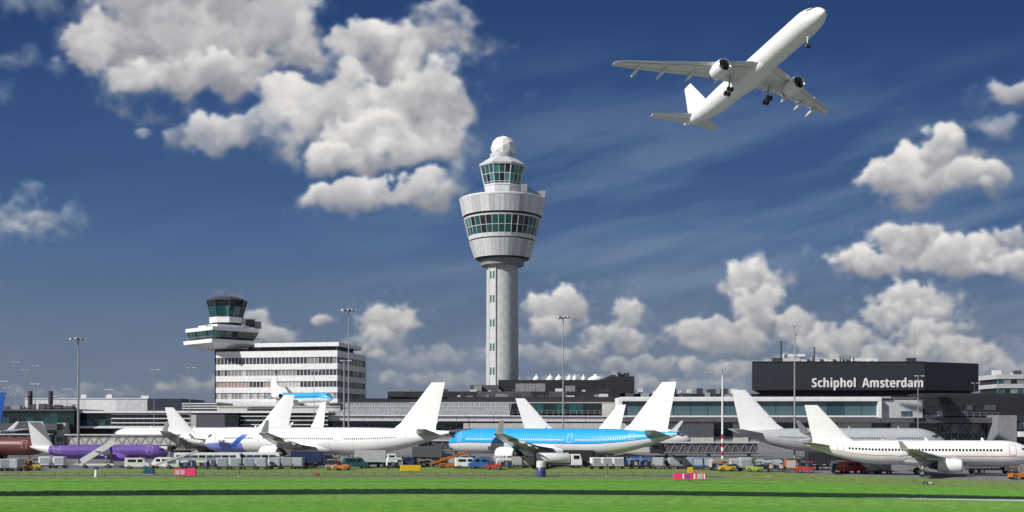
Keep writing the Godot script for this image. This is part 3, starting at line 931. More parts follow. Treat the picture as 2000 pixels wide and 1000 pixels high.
# ------------------------------------------------------------------ ground
func build_ground() -> void:
	var g := PlaneMesh.new()
	g.size = Vector2(9000, 9000)
	setting("apron", g, mats.apron_concrete)
	# grass in front of the apron; its far edge follows the taxiway
	var edge := [[-900, 921], [-300, 922], [0, 923], [200, 917], [420, 913], [800, 911], [1150, 911], [1400, 917], [1600, 927], [1800, 935], [2050, 943], [2500, 953], [2900, 957]]
	var pts := PackedVector2Array([Vector2(190, -66), Vector2(-190, -66)])
	for e in edge:
		var d: float = EYE * 2200.0 / (e[1] - 830.0)
		pts.append(Vector2((e[0] - 1000.0) / 2200.0 * d, -d))
	setting("grass_field", sheet(pts, 0.012), mats.grass_ground)
	# olive dry verge beside the service road, and swaths of the last mowing
	for v in [["dry_verge", mats.verge_ground, 0.014, [[-300, 921.5, 936], [0, 922.5, 937], [200, 916.5, 936], [420, 912.5, 935], [800, 910.6, 936], [1150, 910.6, 936], [1400, 916.5, 938], [1600, 926.5, 941], [1800, 934.5, 949], [2050, 942.5, 958], [2300, 948.5, 964]]], ["mown_swath", mats.swath_pale, 0.015, [[-300, 971, 984], [400, 969, 981], [900, 967, 980], [1400, 971, 985], [2300, 986, 999]]], ["mown_swath", mats.swath_dark, 0.015, [[-300, 940.5, 942], [500, 940, 941.2], [1200, 940, 941.2], [1500, 944, 945.5]]]]:
		var near := PackedVector2Array()
		var away := PackedVector2Array()
		for e in v[3]:
			var d0: float = EYE * 2200.0 / (e[2] - 830.0)
			var d1: float = EYE * 2200.0 / (e[1] - 830.0)
			near.append(Vector2((e[0] - 1000.0) / 2200.0 * d0, -d0))
			away.append(Vector2((e[0] - 1000.0) / 2200.0 * d1, -d1))
		away.reverse()
		near.append_array(away)
		setting(v[0], sheet(near, v[2]), v[1])
	# narrow service road between the grass and the stands
	var road := PackedVector2Array()
	var back := PackedVector2Array()
	for e in [[-200, 931, 928.5], [300, 930, 927.5], [700, 932, 929.0], [1000, 931, 928.0], [1250, 931, 927.5], [1420, 934, 930.0]]:
		var d0: float = EYE * 2200.0 / (e[1] - 830.0)
		var d1: float = EYE * 2200.0 / (e[2] - 830.0)
		road.append(Vector2((e[0] - 1000.0) / 2200.0 * d0, -d0))
		back.append(Vector2((e[0] - 1000.0) / 2200.0 * d1, -d1))
	back.reverse()
	road.append_array(back)
	setting("service_road", sheet(road, 0.020), mats.service_road)
	# pale strip along the near side of the dark belt, on the right
	var strip := PackedVector2Array()
	back = PackedVector2Array()
	for e in [[1640, 971.0, 970.6], [1760, 974.2, 972.2], [1900, 977.4, 974.8], [2100, 980.6, 977.4], [2300, 983.5, 980.0]]:
		var d0: float = EYE * 2200.0 / (e[1] - 830.0)
		var d1: float = EYE * 2200.0 / (e[2] - 830.0)
		strip.append(Vector2((e[0] - 1000.0) / 2200.0 * d0, -d0))
		back.append(Vector2((e[0] - 1000.0) / 2200.0 * d1, -d1))
	back.reverse()
	strip.append_array(back)
	setting("gravel_path", sheet(strip, 0.024), mats.pale_path)
	# a belt of low dark green blades across the field
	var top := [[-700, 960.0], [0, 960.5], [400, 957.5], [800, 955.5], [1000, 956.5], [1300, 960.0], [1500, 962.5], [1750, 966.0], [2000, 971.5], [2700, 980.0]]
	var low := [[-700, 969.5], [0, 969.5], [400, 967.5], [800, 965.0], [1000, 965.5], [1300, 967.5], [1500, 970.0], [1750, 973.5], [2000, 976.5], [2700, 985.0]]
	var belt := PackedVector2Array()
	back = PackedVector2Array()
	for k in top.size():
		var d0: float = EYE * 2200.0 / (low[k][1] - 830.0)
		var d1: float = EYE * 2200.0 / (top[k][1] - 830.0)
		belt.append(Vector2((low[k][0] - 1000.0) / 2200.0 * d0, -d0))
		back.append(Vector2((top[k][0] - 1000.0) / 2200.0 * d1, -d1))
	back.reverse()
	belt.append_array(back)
	setting("dark_belt_bed", sheet(belt, 0.018), mats.dark_belt_ground)
	# blades: clumps strewn over the field and through the dark belt
	var rng := RandomNumberGenerator.new()
	rng.seed = 5
	var clumps := [clump(9, 0.075, 0.16, 3), clump(10, 0.17, 0.30, 4)]
	var spots := [[], [], []]
	while spots[0].size() < 42000:
		var py := 916.0 + 92.0 * pow(rng.randf(), 0.8)
		var d := EYE * 2200.0 / (py - 830.0)
		var p := Vector2((rng.randf_range(-60, 2060) - 1000.0) / 2200.0 * d, -d)
		if Geometry2D.is_point_in_polygon(p, belt) or Geometry2D.is_point_in_polygon(p, road) or Geometry2D.is_point_in_polygon(p, strip) or not Geometry2D.is_point_in_polygon(p, pts):
			continue
		var t := Transform3D(Basis(Vector3.UP, rng.randf() * TAU).scaled(Vector3.ONE * rng.randf_range(0.6, 1.5)), Vector3(p.x, 0.0, p.y))
		spots[0 if rng.randf() < 0.86 else 1].append(t)
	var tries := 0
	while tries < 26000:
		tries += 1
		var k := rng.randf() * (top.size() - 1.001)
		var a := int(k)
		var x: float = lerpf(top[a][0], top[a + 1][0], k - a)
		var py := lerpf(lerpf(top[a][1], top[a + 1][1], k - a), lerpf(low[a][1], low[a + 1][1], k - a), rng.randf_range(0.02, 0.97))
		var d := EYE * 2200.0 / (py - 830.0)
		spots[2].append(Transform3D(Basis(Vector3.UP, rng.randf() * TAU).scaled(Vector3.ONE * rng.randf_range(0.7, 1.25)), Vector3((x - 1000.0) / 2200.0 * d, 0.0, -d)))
	var what := [["grass_blades", "short green grass covering the field before the apron", mats.grass_blade, 0], ["dry_grass_blades", "paler dry blades scattered through the green grass", mats.grass_blade_pale, 0], ["dark_belt", "belt of low dark green blades crossing the grass field", mats.dark_belt_blade, 1]]
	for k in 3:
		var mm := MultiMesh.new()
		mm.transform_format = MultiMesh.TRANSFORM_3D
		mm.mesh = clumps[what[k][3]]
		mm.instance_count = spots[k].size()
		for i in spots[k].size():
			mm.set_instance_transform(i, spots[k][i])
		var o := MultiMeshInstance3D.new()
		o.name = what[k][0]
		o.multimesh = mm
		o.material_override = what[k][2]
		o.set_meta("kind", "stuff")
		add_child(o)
		tag(o, what[k][1], "grass" if k < 2 else "dark_belt")

func clump(n: int, h: float, spread: float, s: int) -> ArrayMesh:
	var rng := RandomNumberGenerator.new()
	rng.seed = s
	var st := begin()
	st.set_smooth_group(-1)
	for i in n:
		var g := rng.randf() * TAU
		var d := Vector3(cos(g), 0, sin(g))
		var q := Vector3(-d.z, 0, d.x) * h * 0.10
		var o := d * spread * rng.randf() + Vector3(0, 0, 0)
		var tip := o + d * h * rng.randf_range(0.2, 0.6) + Vector3(0, h * rng.randf_range(0.6, 1.0), 0)
		tri(st, o - q, o + q, tip, d + Vector3.UP)
	return finish(st)
# ------------------------------------------------------------------ control towers
# one trapezoid panel of a ring of n flat panels: bottom radius r0 at y0, top radius r1 at y1, thickness inwards
func ring_panel(r0: float, y0: float, r1: float, y1: float, n: int, gap: float, thick: float) -> ArrayMesh:
	var st := begin()
	st.set_smooth_group(-1)
	var k := tan(PI / n)
	var w0 := r0 * k - gap
	var w1 := r1 * k - gap
	var f := [Vector3(-w0, y0, r0), Vector3(w0, y0, r0), Vector3(w1, y1, r1), Vector3(-w1, y1, r1)]
	var out: Vector3 = (f[1] - f[0]).cross(f[3] - f[0]).normalized()
	var b := []
	for p in f:
		b.append(p - out * thick)
	quad(st, f[0], f[1], f[2], f[3], out)
	quad(st, b[0], b[1], b[2], b[3], -out)
	var mid: Vector3 = (f[0] + f[2]) / 2.0
	for i in 4:
		var j := (i + 1) % 4
		quad(st, f[i], f[j], b[j], b[i], (f[i] + f[j]) / 2.0 - mid)
	return finish(st)

func ring_of(called: String, parent: Node3D, mesh: Mesh, n: int, pick: Callable, half := 0.0) -> void:
	for i in n:
		var o := part(called, mesh, pick.call(i), parent)
		o.rotation.y = TAU * (i + half) / n

func build_control_tower() -> void:
	var d := 400.0
	var u := d / 2200.0
	var t := thing("control_tower", "tall round concrete control tower with a faceted white radome on top", "control tower", Vector3(at(981, 0, d).x, 0, -d))
	var h := func(py: float) -> float: return EYE + (830.0 - py) * u
	var rng := RandomNumberGenerator.new()
	rng.seed = 31
	# shaft, poured in rings
	var y0 := 0.0
	for i in 14:
		var y1: float = h.call(517.0) * (i + 1) / 14.0
		var r := lerpf(32.2, 30.6, i / 14.0) * u
		var st := begin()
		add_lathe(st, Vector3(0, y0, 0), Vector3.UP, [[0, r - 0.05, 1], [0.05, r, 1], [y1 - y0 - 0.05, r - 0.01, 1], [y1 - y0, r - 0.06, 1]], 64)
		part("shaft_ring", finish(st), mats.concrete, t)
		y0 = y1
	# pale service strip with paired stair windows on the left front of the shaft
	var slot := Node3D.new()
	slot.name = "window_strip"
	t.add_child(slot)
	slot.rotation.y = deg_to_rad(-36.0)
	var rr := 32.0 * u
	for s in [-1.0, 1.0]:
		bx("strip_edge", slot, Vector3(s * 1.45, h.call(517.0) / 2.0, rr - 0.25), Vector3(0.22, h.call(517.0), 0.9), mats.concrete_pale)
	bx("strip_panel", slot, Vector3(0, h.call(517.0) / 2.0, rr - 0.42), Vector3(2.6, h.call(517.0), 0.9), mats.concrete_pale)
	for py in [540.0, 586.5, 633.0, 679.5, 726.0, 772.0]:
		for s in [-1.0, 1.0]:
			bx("stair_window", slot, Vector3(s * 0.62, h.call(py), rr + 0.04), Vector3(0.62, 2.6, 0.06), mats.glass_teal)
	# collar below the discs
	var st := begin()
	add_lathe(st, Vector3(0, h.call(520), 0), Vector3.UP, [[0, 31 * u, 1], [0.02, 42 * u, 1], [12.5 * u, 43 * u, 1], [12.7 * u, 30 * u, 1]], 48)
	part("collar", finish(st), mats.facade_grey, t)
	# core behind the panels
	st = begin()
	add_lathe(st, Vector3(0, h.call(508), 0), Vector3.UP, [[0, 30 * u, 1], [0.05, 51 * u, 1], [34 * u, 61 * u, 1], [36 * u, 60 * u, 1], [42 * u, 64 * u, 1], [77 * u, 71 * u, 1], [84 * u, 73 * u, 1], [114 * u, 79 * u, 1], [115 * u, 30 * u, 1]], 48)
	part("core", finish(st), mats.charcoal, t)
	var clad := [mats.panel_pale, mats.panel_grey, mats.panel_pale, mats.panel_light]
	var pick := func(_i: int) -> Material: return clad[rng.randi() % 4]
	ring_of("cladding_panel", t, ring_panel(54 * u, h.call(506), 64.5 * u, h.call(474), 44, 0.035, 0.25), 44, pick)
	ring_of("cladding_panel", t, ring_panel(77 * u, h.call(425), 83.5 * u, h.call(393), 52, 0.035, 0.25), 52, pick)
	# middle ring: sill, two rows of panes, mullions, head
	ring_of("sill_panel", t, ring_panel(64.5 * u, h.call(471.5), 66.3 * u, h.call(464), 36, 0.03, 0.3), 36, func(_i): return mats.panel_light)
	var teal := [mats.glass_teal, mats.glass_dark, mats.glass_teal, mats.glass_teal_pale, mats.glass_blue]
	var pane := func(_i: int) -> Material: return teal[rng.randi() % 5]
	ring_of("window_pane", t, ring_panel(66.1 * u, h.call(463.6), 69.6 * u, h.call(449.4), 36, 0.10, 0.08), 36, pane)
	ring_of("window_pane", t, ring_panel(69.8 * u, h.call(448.6), 73.8 * u, h.call(432.4), 36, 0.10, 0.08), 36, pane)
	st = begin()
	for i in 36:
		var g := TAU * (i + 0.5) / 36.0
		var dv := Vector3(sin(g), 0, cos(g)) / cos(PI / 36.0)
		add_bar(st, dv * 66.2 * u + Vector3(0, h.call(464), 0), dv * 74.2 * u + Vector3(0, h.call(431), 0), 0.11, 0.11, 5)
	add_lathe(st, Vector3(0, h.call(449.4), 0), Vector3.UP, [[0, 69.0 * u, 1], [0.0, 70.4 * u, 1], [0.16, 70.5 * u, 1], [0.16, 69.0 * u, 1]], 36, true, PI / 36.0)
	part("mullions", finish(st), mats.panel_light, t)
	ring_of("head_panel", t, ring_panel(74.2 * u, h.call(432), 75.2 * u, h.call(429), 36, 0.03, 0.3), 36, func(_i): return mats.panel_light)
	# roof of the disc and step up to the cab
	st = begin()
	add_lathe(st, Vector3(0, h.call(393), 0), Vector3.UP, [[-0.3, 83.7 * u, 1], [0.25, 83.9 * u, 1], [0.45, 82.5 * u, 1], [7.0 * u, 60 * u, 1], [8.6 * u, 52 * u, 1], [8.8 * u, 30 * u, 1]], 52)
	part("disc_roof", finish(st), mats.panel_light, t)
	# railing along the disc roof
	st = begin()
	for i in 40:
		var g := TAU * i / 40.0
		var g1 := TAU * (i + 1) / 40.0
		var a := Vector3(sin(g), 0, cos(g)) * 70 * u + Vector3(0, h.call(390), 0)
		var b := Vector3(sin(g1), 0, cos(g1)) * 70 * u + Vector3(0, h.call(390), 0)
		add_bar(st, a, a + Vector3(0, 1.1, 0), 0.035, 0.035, 4)
		add_bar(st, a + Vector3(0, 1.1, 0), b + Vector3(0, 1.1, 0), 0.03, 0.03, 4)
	part("roof_railing", finish(st), mats.steel, t)
	# maintenance gantry on the right
	st = begin()
	var ga := Vector3(44 * u, h.call(371), 6)
	var gb := Vector3(80 * u, h.call(388), 4)
	for o in [Vector3.ZERO, Vector3(0, -0.9, 0), Vector3(0, 0, -2.0), Vector3(0, -0.9, -2.0)]:
		add_bar(st, ga + o, gb + o, 0.10, 0.10, 5)
	for k in 7:
		var c := ga.lerp(gb, k / 6.0)
		add_bar(st, c, c + Vector3(0, -0.9, 0), 0.06, 0.06, 4)
		add_bar(st, c, c + Vector3(0, 0, -2), 0.06, 0.06, 4)
	part("gantry", finish(st), mats.steel_dark, t)
	bx("gantry_cabin", t, Vector3(77 * u, h.call(384), 3), Vector3(2.4, 2.4, 2.6), mats.steel)
	bx("plant_box", t, Vector3(42 * u, h.call(375), 6), Vector3(2.2, 2.6, 2.4), mats.facade_grey)
	# cab: octagon
	st = begin()
	add_lathe(st, Vector3(0, h.call(386), 0), Vector3.UP, [[0, 36 * u], [20 * u, 37 * u], [20 * u, 30 * u]], 8, true, PI / 8.0)
	part("cab_base", finish(st), mats.panel_pale, t)
	st = begin()
	add_lathe(st, Vector3(0, h.call(367), 0), Vector3.UP, [[0, 30 * u], [0.02, 38 * u], [3 * u, 38.4 * u], [3 * u, 30 * u]], 8, true, PI / 8.0)
	part("cab_sill", finish(st), mats.panel_light, t)
	var ap := cos(PI / 8.0)
	st = begin()
	add_lathe(st, Vector3(0, h.call(364), 0), Vector3.UP, [[0, 34.0 * u], [35 * u, 42.0 * u]], 8, true, PI / 8.0)
	part("cab_core", finish(st), mats.charcoal, t)
	for f in 8:
		var face := Node3D.new()
		face.name = "cab_face"
		t.add_child(face, true)
		face.rotation.y = TAU * f / 8.0
		for row in [[364.0, 361.0, 36.9, 37.6], [360.4, 345.6, 37.7, 41.3], [344.8, 329.4, 41.5, 45.2]]:
			for k in 3:
				st = begin()
				st.set_smooth_group(-1)
				var ra: float = row[2] * ap * u
				var rb: float = row[3] * ap * u
				var wa: float = row[2] * sin(PI / 8.0) * u
				var wb: float = row[3] * sin(PI / 8.0) * u
				var a := -1.0 + 2.0 * k / 3.0 + 0.035
				var b := -1.0 + 2.0 * (k + 1) / 3.0 - 0.035
				quad(st, Vector3(a * wa, h.call(row[0]), ra), Vector3(b * wa, h.call(row[0]), ra), Vector3(b * wb, h.call(row[1]), rb), Vector3(a * wb, h.call(row[1]), rb), Vector3(0, 0, 1))
				part("window_pane", finish(st), mats.glass_dark if row[0] > 362.0 else teal[rng.randi() % 5], face)
		st = begin()
		for k in 4:
			var a := -1.0 + 2.0 * k / 3.0
			add_bar(st, Vector3(a * 36.9 * sin(PI / 8.0) * u, h.call(364), 36.9 * ap * u), Vector3(a * 45.4 * sin(PI / 8.0) * u, h.call(328.5), 45.4 * ap * u), 0.10 if k % 3 else 0.16, 0.10 if k % 3 else 0.16, 5)
		for row in [[360.7, 37.7], [345.2, 41.4], [328.8, 45.3]]:
			var w: float = row[1] * sin(PI / 8.0) * u
			add_bar(st, Vector3(-w, h.call(row[0]), row[1] * ap * u), Vector3(w, h.call(row[0]), row[1] * ap * u), 0.10, 0.10, 5)
		part("window_frame", finish(st), mats.panel_light, face)
	# cab roof: eight wedge panels and a fascia
	st = begin()
	add_lathe(st, Vector3(0, h.call(328.4), 0), Vector3.UP, [[0, 30 * u], [0.01, 47.8 * u], [3.4 * u, 48.4 * u], [3.4 * u, 30 * u]], 8, true, PI / 8.0)
	part("roof_fascia", finish(st), mats.panel_grey, t)
	ring_of("roof_panel", t, ring_panel(47.6 * ap * u, h.call(324.9), 24.5 * ap * u, h.call(309.5), 8, 0.02, 0.2), 8, pick)
	st = begin()
	add_lathe(st, Vector3(0, h.call(310), 0), Vector3.UP, [[0, 24.4 * u, 1], [8.0 * u, 24.2 * u, 1], [9.0 * u, 22.6 * u, 1], [9.0 * u, 15 * u, 1]], 32)
	part("radome_collar", finish(st), mats.panel_grey, t)
	# radome: flat triangular panels over a round shell
	var rc := Vector3(0.4, h.call(290.5), 0)
	var ro := 25.0 * u
	st = begin()
	var prof := []
	for i in 15:
		var g := PI * (0.74 - 0.74 * i / 14.0)
		prof.append([cos(g) * ro * 0.86, sin(g) * ro * 0.86])
	add_lathe(st, rc, Vector3.UP, prof, 24)
	var dome := part("radome", finish(st), mats.radome_seam, t)
	for f in icosphere(2):
		var m: Vector3 = (f[0] + f[1] + f[2]) / 3.0
		if m.y < -0.62:
			continue
		st = begin()
		st.set_smooth_group(-1)
		var q := []
		for p in f:
			q.append(rc + m.lerp(p, 0.965) * ro)
		tri(st, q[0], q[1], q[2], m)
		part("radome_panel", finish(st), mats.radome_skin, dome)
	st = begin()
	add_bar(st, rc + Vector3(0, ro, 0), rc + Vector3(0, ro + 0.9, 0), 0.06, 0.05, 5)
	add_bar(st, rc + Vector3(-0.8, ro * 0.98, 0), rc + Vector3(0.8, ro * 0.98, 0), 0.05, 0.05, 5)
	part("lightning_rod", finish(st), mats.steel, t)

func icosphere(n: int) -> Array:
	var k := (1.0 + sqrt(5.0)) / 2.0
	var v := []
	for p in [[-1, k, 0], [1, k, 0], [-1, -k, 0], [1, -k, 0], [0, -1, k], [0, 1, k], [0, -1, -k], [0, 1, -k], [k, 0, -1], [k, 0, 1], [-k, 0, -1], [-k, 0, 1]]:
		v.append(Vector3(p[0], p[1], p[2]).normalized())
	var f := []
	for t in [[0, 11, 5], [0, 5, 1], [0, 1, 7], [0, 7, 10], [0, 10, 11], [1, 5, 9], [5, 11, 4], [11, 10, 2], [10, 7, 6], [7, 1, 8], [3, 9, 4], [3, 4, 2], [3, 2, 6], [3, 6, 8], [3, 8, 9], [4, 9, 5], [2, 4, 11], [6, 2, 10], [8, 6, 7], [9, 8, 1]]:
		f.append([v[t[0]], v[t[1]], v[t[2]]])
	var out := []
	for t in f:
		for i in n:
			for j in n - i:
				var p := func(a: int, b: int) -> Vector3: return (t[0] + (t[1] - t[0]) * float(a) / n + (t[2] - t[0]) * float(b) / n).normalized()
				out.append([p.call(i, j), p.call(i + 1, j), p.call(i, j + 1)])
				if i + j < n - 1:
					out.append([p.call(i + 1, j), p.call(i + 1, j + 1), p.call(i, j + 1)])
	return out

# white office slab with ribbon windows; the old tower with its square deck stands on its left end
func build_office() -> void:
	var d := 380.0
	var u := d / 2200.0
	var turn := deg_to_rad(-11.0)
	var corner := at(659, 0, d)
	corner.y = 0.0
	var t := thing("office_block", "white five-storey office block with continuous ribbon windows below the old tower", "building", corner, turn)
	var h := func(py: float) -> float: return EYE + (830.0 - py) * u
	var W := 44.0
	var S := 31.0
	var rng := RandomNumberGenerator.new()
	rng.seed = 9
	bx("core", t, Vector3(-W / 2, h.call(690) / 2, -S / 2), Vector3(W - 0.8, h.call(690), S - 0.8), mats.charcoal)
	var bands := [[684, 696.5], [709.5, 721], [732.5, 744], [755.5, 766.5], [778.5, 792]]
	for b in bands:
		var c: float = (h.call(b[0]) + h.call(b[1])) / 2
		var e: float = h.call(b[0]) - h.call(b[1])
		# spandrel panels along the front and the side
		for k in 11:
			bx("spandrel_panel", t, Vector3(-W + (k + 0.5) * W / 11.0, c, -0.15), Vector3(W / 11.0 - 0.025, e, 0.3), mats.facade_white)
		for k in 6:
			bx("spandrel_panel", t, Vector3(-0.15, c, -(k + 0.5) * (S - 0.3) / 6.0 - 0.3), Vector3(0.3, e, (S - 0.3) / 6.0 - 0.025), mats.facade_white)
		bx("spandrel_panel", t, Vector3(-W + 0.15, c, -S / 2 - 0.3), Vector3(0.3, e, S - 0.6), mats.facade_white)
	var rows := [[696.5, 709.5], [721, 732.5], [744, 755.5], [766.5, 778.5]]
	for r in 4:
		var c: float = (h.call(rows[r][0]) + h.call(rows[r][1])) / 2
		var e: float = h.call(rows[r][0]) - h.call(rows[r][1])
		for k in 33:
			var x := -W + 0.3 + (k + 0.5) * (W - 0.6) / 33.0
			var m: Material = mats.glass_office
			var pick := rng.randf()
			if r == 0:
				m = mats.glass_office if k < 25 or pick < 0.4 else mats.blind_grey
			elif r == 1:
				m = mats.blind_grey if k < 22 and pick < 0.7 else (mats.blind_pale if pick < 0.8 and k < 22 else mats.glass_office)
			elif r == 2:
				m = mats.blind_rose if k < 9 or (k > 12 and k < 17) else (mats.blind_pale if k > 16 and k < 23 else mats.glass_office)
			else:
				m = mats.blind_pale if pick < 0.45 else mats.blind_grey
			bx("window_pane", t, Vector3(x, c, -0.36), Vector3((W - 0.6) / 33.0 - 0.17, e - 0.1, 0.06), m)
		for k in 34:
			bx("mullion", t, Vector3(-W + 0.3 + k * (W - 0.6) / 33.0, c, -0.27), Vector3(0.15, e, 0.14), mats.facade_white)
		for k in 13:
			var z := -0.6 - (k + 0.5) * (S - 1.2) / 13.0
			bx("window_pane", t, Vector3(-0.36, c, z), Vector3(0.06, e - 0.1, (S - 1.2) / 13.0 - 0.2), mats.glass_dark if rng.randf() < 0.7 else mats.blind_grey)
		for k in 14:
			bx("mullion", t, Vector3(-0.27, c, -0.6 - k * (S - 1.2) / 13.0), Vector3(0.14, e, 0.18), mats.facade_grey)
	bx("base", t, Vector3(-W / 2, h.call(792) / 2, -S / 2), Vector3(W, h.call(792), S), mats.facade_cream)
	bx("roof", t, Vector3(-W / 2, h.call(690) + 0.55, -S / 2), Vector3(W - 0.7, 0.3, S - 0.7), mats.roof_grey)
	# set-back top storey under a thin white roof
	bx("penthouse", t, Vector3(-16.5, h.call(680), -15.0), Vector3(27.0, 1.9, 20.0), mats.charcoal)
	for k in 13:
		bx("penthouse_window", t, Vector3(-29.5 + k * 2.15, h.call(680), -4.96), Vector3(1.8, 1.2, 0.06), mats.glass_dark)
	bx("penthouse_roof", t, Vector3(-15.5, h.call(671), -14.0), Vector3(30.5, 1.35, 24.0), mats.facade_white)
	for k in 5:
		bx("roof_vent", t, Vector3(-27.0 + k * 5.3, h.call(666.6), -8.0), Vector3(1.6, 0.6, 1.6), mats.panel_light)
	var st := begin()
	for k in 12:
		var x := -W + 0.5 + k * 1.0
		add_bar(st, Vector3(x, h.call(684), -0.5), Vector3(x, h.call(684) + 1.1, -0.5), 0.04, 0.04, 4)
	add_bar(st, Vector3(-W + 0.5, h.call(684) + 1.1, -0.5), Vector3(-W + 11.5, h.call(684) + 1.1, -0.5), 0.04, 0.04, 4)
	for k in 6:
		add_bar(st, Vector3(-1.0, h.call(684), -2.0 - k * 1.5), Vector3(-1.0, h.call(684) + 1.6, -2.0 - k * 1.5), 0.05, 0.05, 4)
	part("roof_railing", finish(st), mats.steel, t)

func square_ring(r0: float, y0: float, r1: float, y1: float) -> ArrayMesh:
	var st := begin()
	add_lathe(st, Vector3.ZERO, Vector3.UP, [[y0, 0.0], [y0 + 0.001, r0], [y1 - 0.001, r1], [y1, 0.0]], 4, true)
	return finish(st)

func build_old_tower() -> void:
	var d := 394.0
	var u := d / 2200.0
	var t := thing("old_tower", "short old control tower with white square deck and dark flared glass cab", "control tower", Vector3(at(434, 0, d).x, 0, -d))
	var h := func(py: float) -> float: return EYE + (830.0 - py) * u
	var rng := RandomNumberGenerator.new()
	rng.seed = 14
	bx("stem", t, Vector3(4.0, h.call(676) / 2, -5.0), Vector3(13.0, h.call(676), 11.0), mats.charcoal)
	# deck: a square with one corner to the front
	part("deck_underside", square_ring(46 * u, h.call(683), 74 * u, h.call(674)), mats.facade_white, t)
	part("deck_slab", square_ring(75.5 * u, h.call(674), 76 * u, h.call(667)), mats.facade_white, t)
	part("deck_core", square_ring(61 * u, h.call(667), 67 * u, h.call(650)), mats.charcoal, t)
	for f in 4:
		var face := Node3D.new()
		face.name = "deck_face"
		t.add_child(face, true)
		face.rotation.y = PI / 4 + TAU * f / 4.0
		for k in 7:
			var st := begin()
			st.set_smooth_group(-1)
			var ra := 63.5 * u * sqrt(0.5)
			var rb := 70.5 * u * sqrt(0.5)
			var a := -1.0 + 2.0 * k / 7.0 + 0.02
			var b := -1.0 + 2.0 * (k + 1) / 7.0 - 0.02
			quad(st, Vector3(a * ra, h.call(662.5), ra), Vector3(b * ra, h.call(662.5), ra), Vector3(b * rb, h.call(650), rb), Vector3(a * rb, h.call(650), rb), Vector3(0, 0, 1))
			part("window_pane", finish(st), [mats.glass_teal, mats.glass_teal_pale, mats.glass_teal, mats.glass_dark][rng.randi() % 4], face)
		var s2 := begin()
		for k in 8:
			var a := -1.0 + 2.0 * k / 7.0
			add_bar(s2, Vector3(a * 63.5, 0, 63.5) * u * sqrt(0.5) + Vector3(0, h.call(663), 0), Vector3(a * 70.7, 0, 70.7) * u * sqrt(0.5) + Vector3(0, h.call(649.5), 0), 0.09, 0.09, 4)
		part("window_frame", finish(s2), mats.steel, face)
		s2 = begin()
		for k in 15:
			var a := -1.0 + 2.0 * k / 14.0
			var p := Vector3(a * 74.0, 0, 74.0) * u * sqrt(0.5) + Vector3(0, h.call(667), 0)
			add_bar(s2, p, p + Vector3(0, 1.0, 0), 0.04, 0.04, 4)
		add_bar(s2, Vector3(-74.0, 0, 74.0) * u * sqrt(0.5) + Vector3(0, h.call(667) + 1.0, 0), Vector3(74.0, 0, 74.0) * u * sqrt(0.5) + Vector3(0, h.call(667) + 1.0, 0), 0.05, 0.05, 4)
		part("deck_railing", finish(s2), mats.steel, face)
	part("deck_roof", square_ring(71.5 * u, h.call(650), 72 * u, h.call(643)), mats.facade_white, t)
	var up := part("upper_roof", square_ring(50 * u, h.call(643), 50 * u, h.call(637)), mats.facade_white, t)
	up.position.x = 0.6
	# neck, white drum and flared cab, eight-sided
	var c := Vector3(1.6, 0, 0)
	var st := begin()
	add_lathe(st, c + Vector3(0, h.call(637), 0), Vector3.UP, [[0, 28 * u], [5.5 * u, 28 * u]], 8, true, PI / 8)
	part("neck", finish(st), mats.charcoal, t)
	st = begin()
	add_lathe(st, c + Vector3(0, h.call(632), 0), Vector3.UP, [[0, 10 * u], [0.01, 33 * u], [10.8 * u, 33 * u], [10.9 * u, 10 * u]], 8, true, PI / 8)
	part("drum", finish(st), mats.facade_white, t)
	st = begin()
	add_lathe(st, c + Vector3(0, h.call(621), 0), Vector3.UP, [[0, 27 * u], [32 * u, 36 * u]], 8, true, PI / 8)
	part("cab_core", finish(st), mats.charcoal, t)
	var ap := cos(PI / 8.0)
	for f in 8:
		var face := Node3D.new()
		face.name = "cab_face"
		t.add_child(face, true)
		face.position = c
		face.rotation.y = TAU * f / 8.0
		for row in [[620.0, 600.0, 29.5, 35.2], [599.0, 589.5, 35.5, 38.2]]:
			for k in 3:
				st = begin()
				st.set_smooth_group(-1)
				var sn := sin(PI / 8.0)
				var a := -1.0 + 2.0 * k / 3.0 + 0.03
				var b := -1.0 + 2.0 * (k + 1) / 3.0 - 0.03
				quad(st, Vector3(a * row[2] * sn * u, h.call(row[0]), row[2] * ap * u), Vector3(b * row[2] * sn * u, h.call(row[0]), row[2] * ap * u), Vector3(b * row[3] * sn * u, h.call(row[1]), row[3] * ap * u), Vector3(a * row[3] * sn * u, h.call(row[1]), row[3] * ap * u), Vector3(0, 0, 1))
				part("window_pane", finish(st), mats.glass_dark if row[0] < 600.0 else [mats.glass_teal, mats.glass_teal_pale, mats.glass_teal][rng.randi() % 3], face)
		st = begin()
		for k in 4:
			var a := -1.0 + 2.0 * k / 3.0
			var r := 0.08 if k % 3 else 0.2
			add_bar(st, Vector3(a * 29.4 * sin(PI / 8) * u, h.call(621), 29.4 * ap * u), Vector3(a * 38.6 * sin(PI / 8) * u, h.call(589), 38.6 * ap * u), r, r, 5)
		part("window_frame", finish(st), mats.steel_dark, face)
	st = begin()
	add_lathe(st, c + Vector3(0, h.call(589.2), 0), Vector3.UP, [[0, 20 * u], [0.01, 39.5 * u], [2.2 * u, 39.5 * u], [7.5 * u, 27 * u], [7.6 * u, 5 * u]], 8, true, PI / 8)
	part("cab_roof", finish(st), mats.steel_dark, t)
	# aerial cage on the roof
	st = begin()
	var y0: float = h.call(581.8)
	var y1: float = h.call(571)
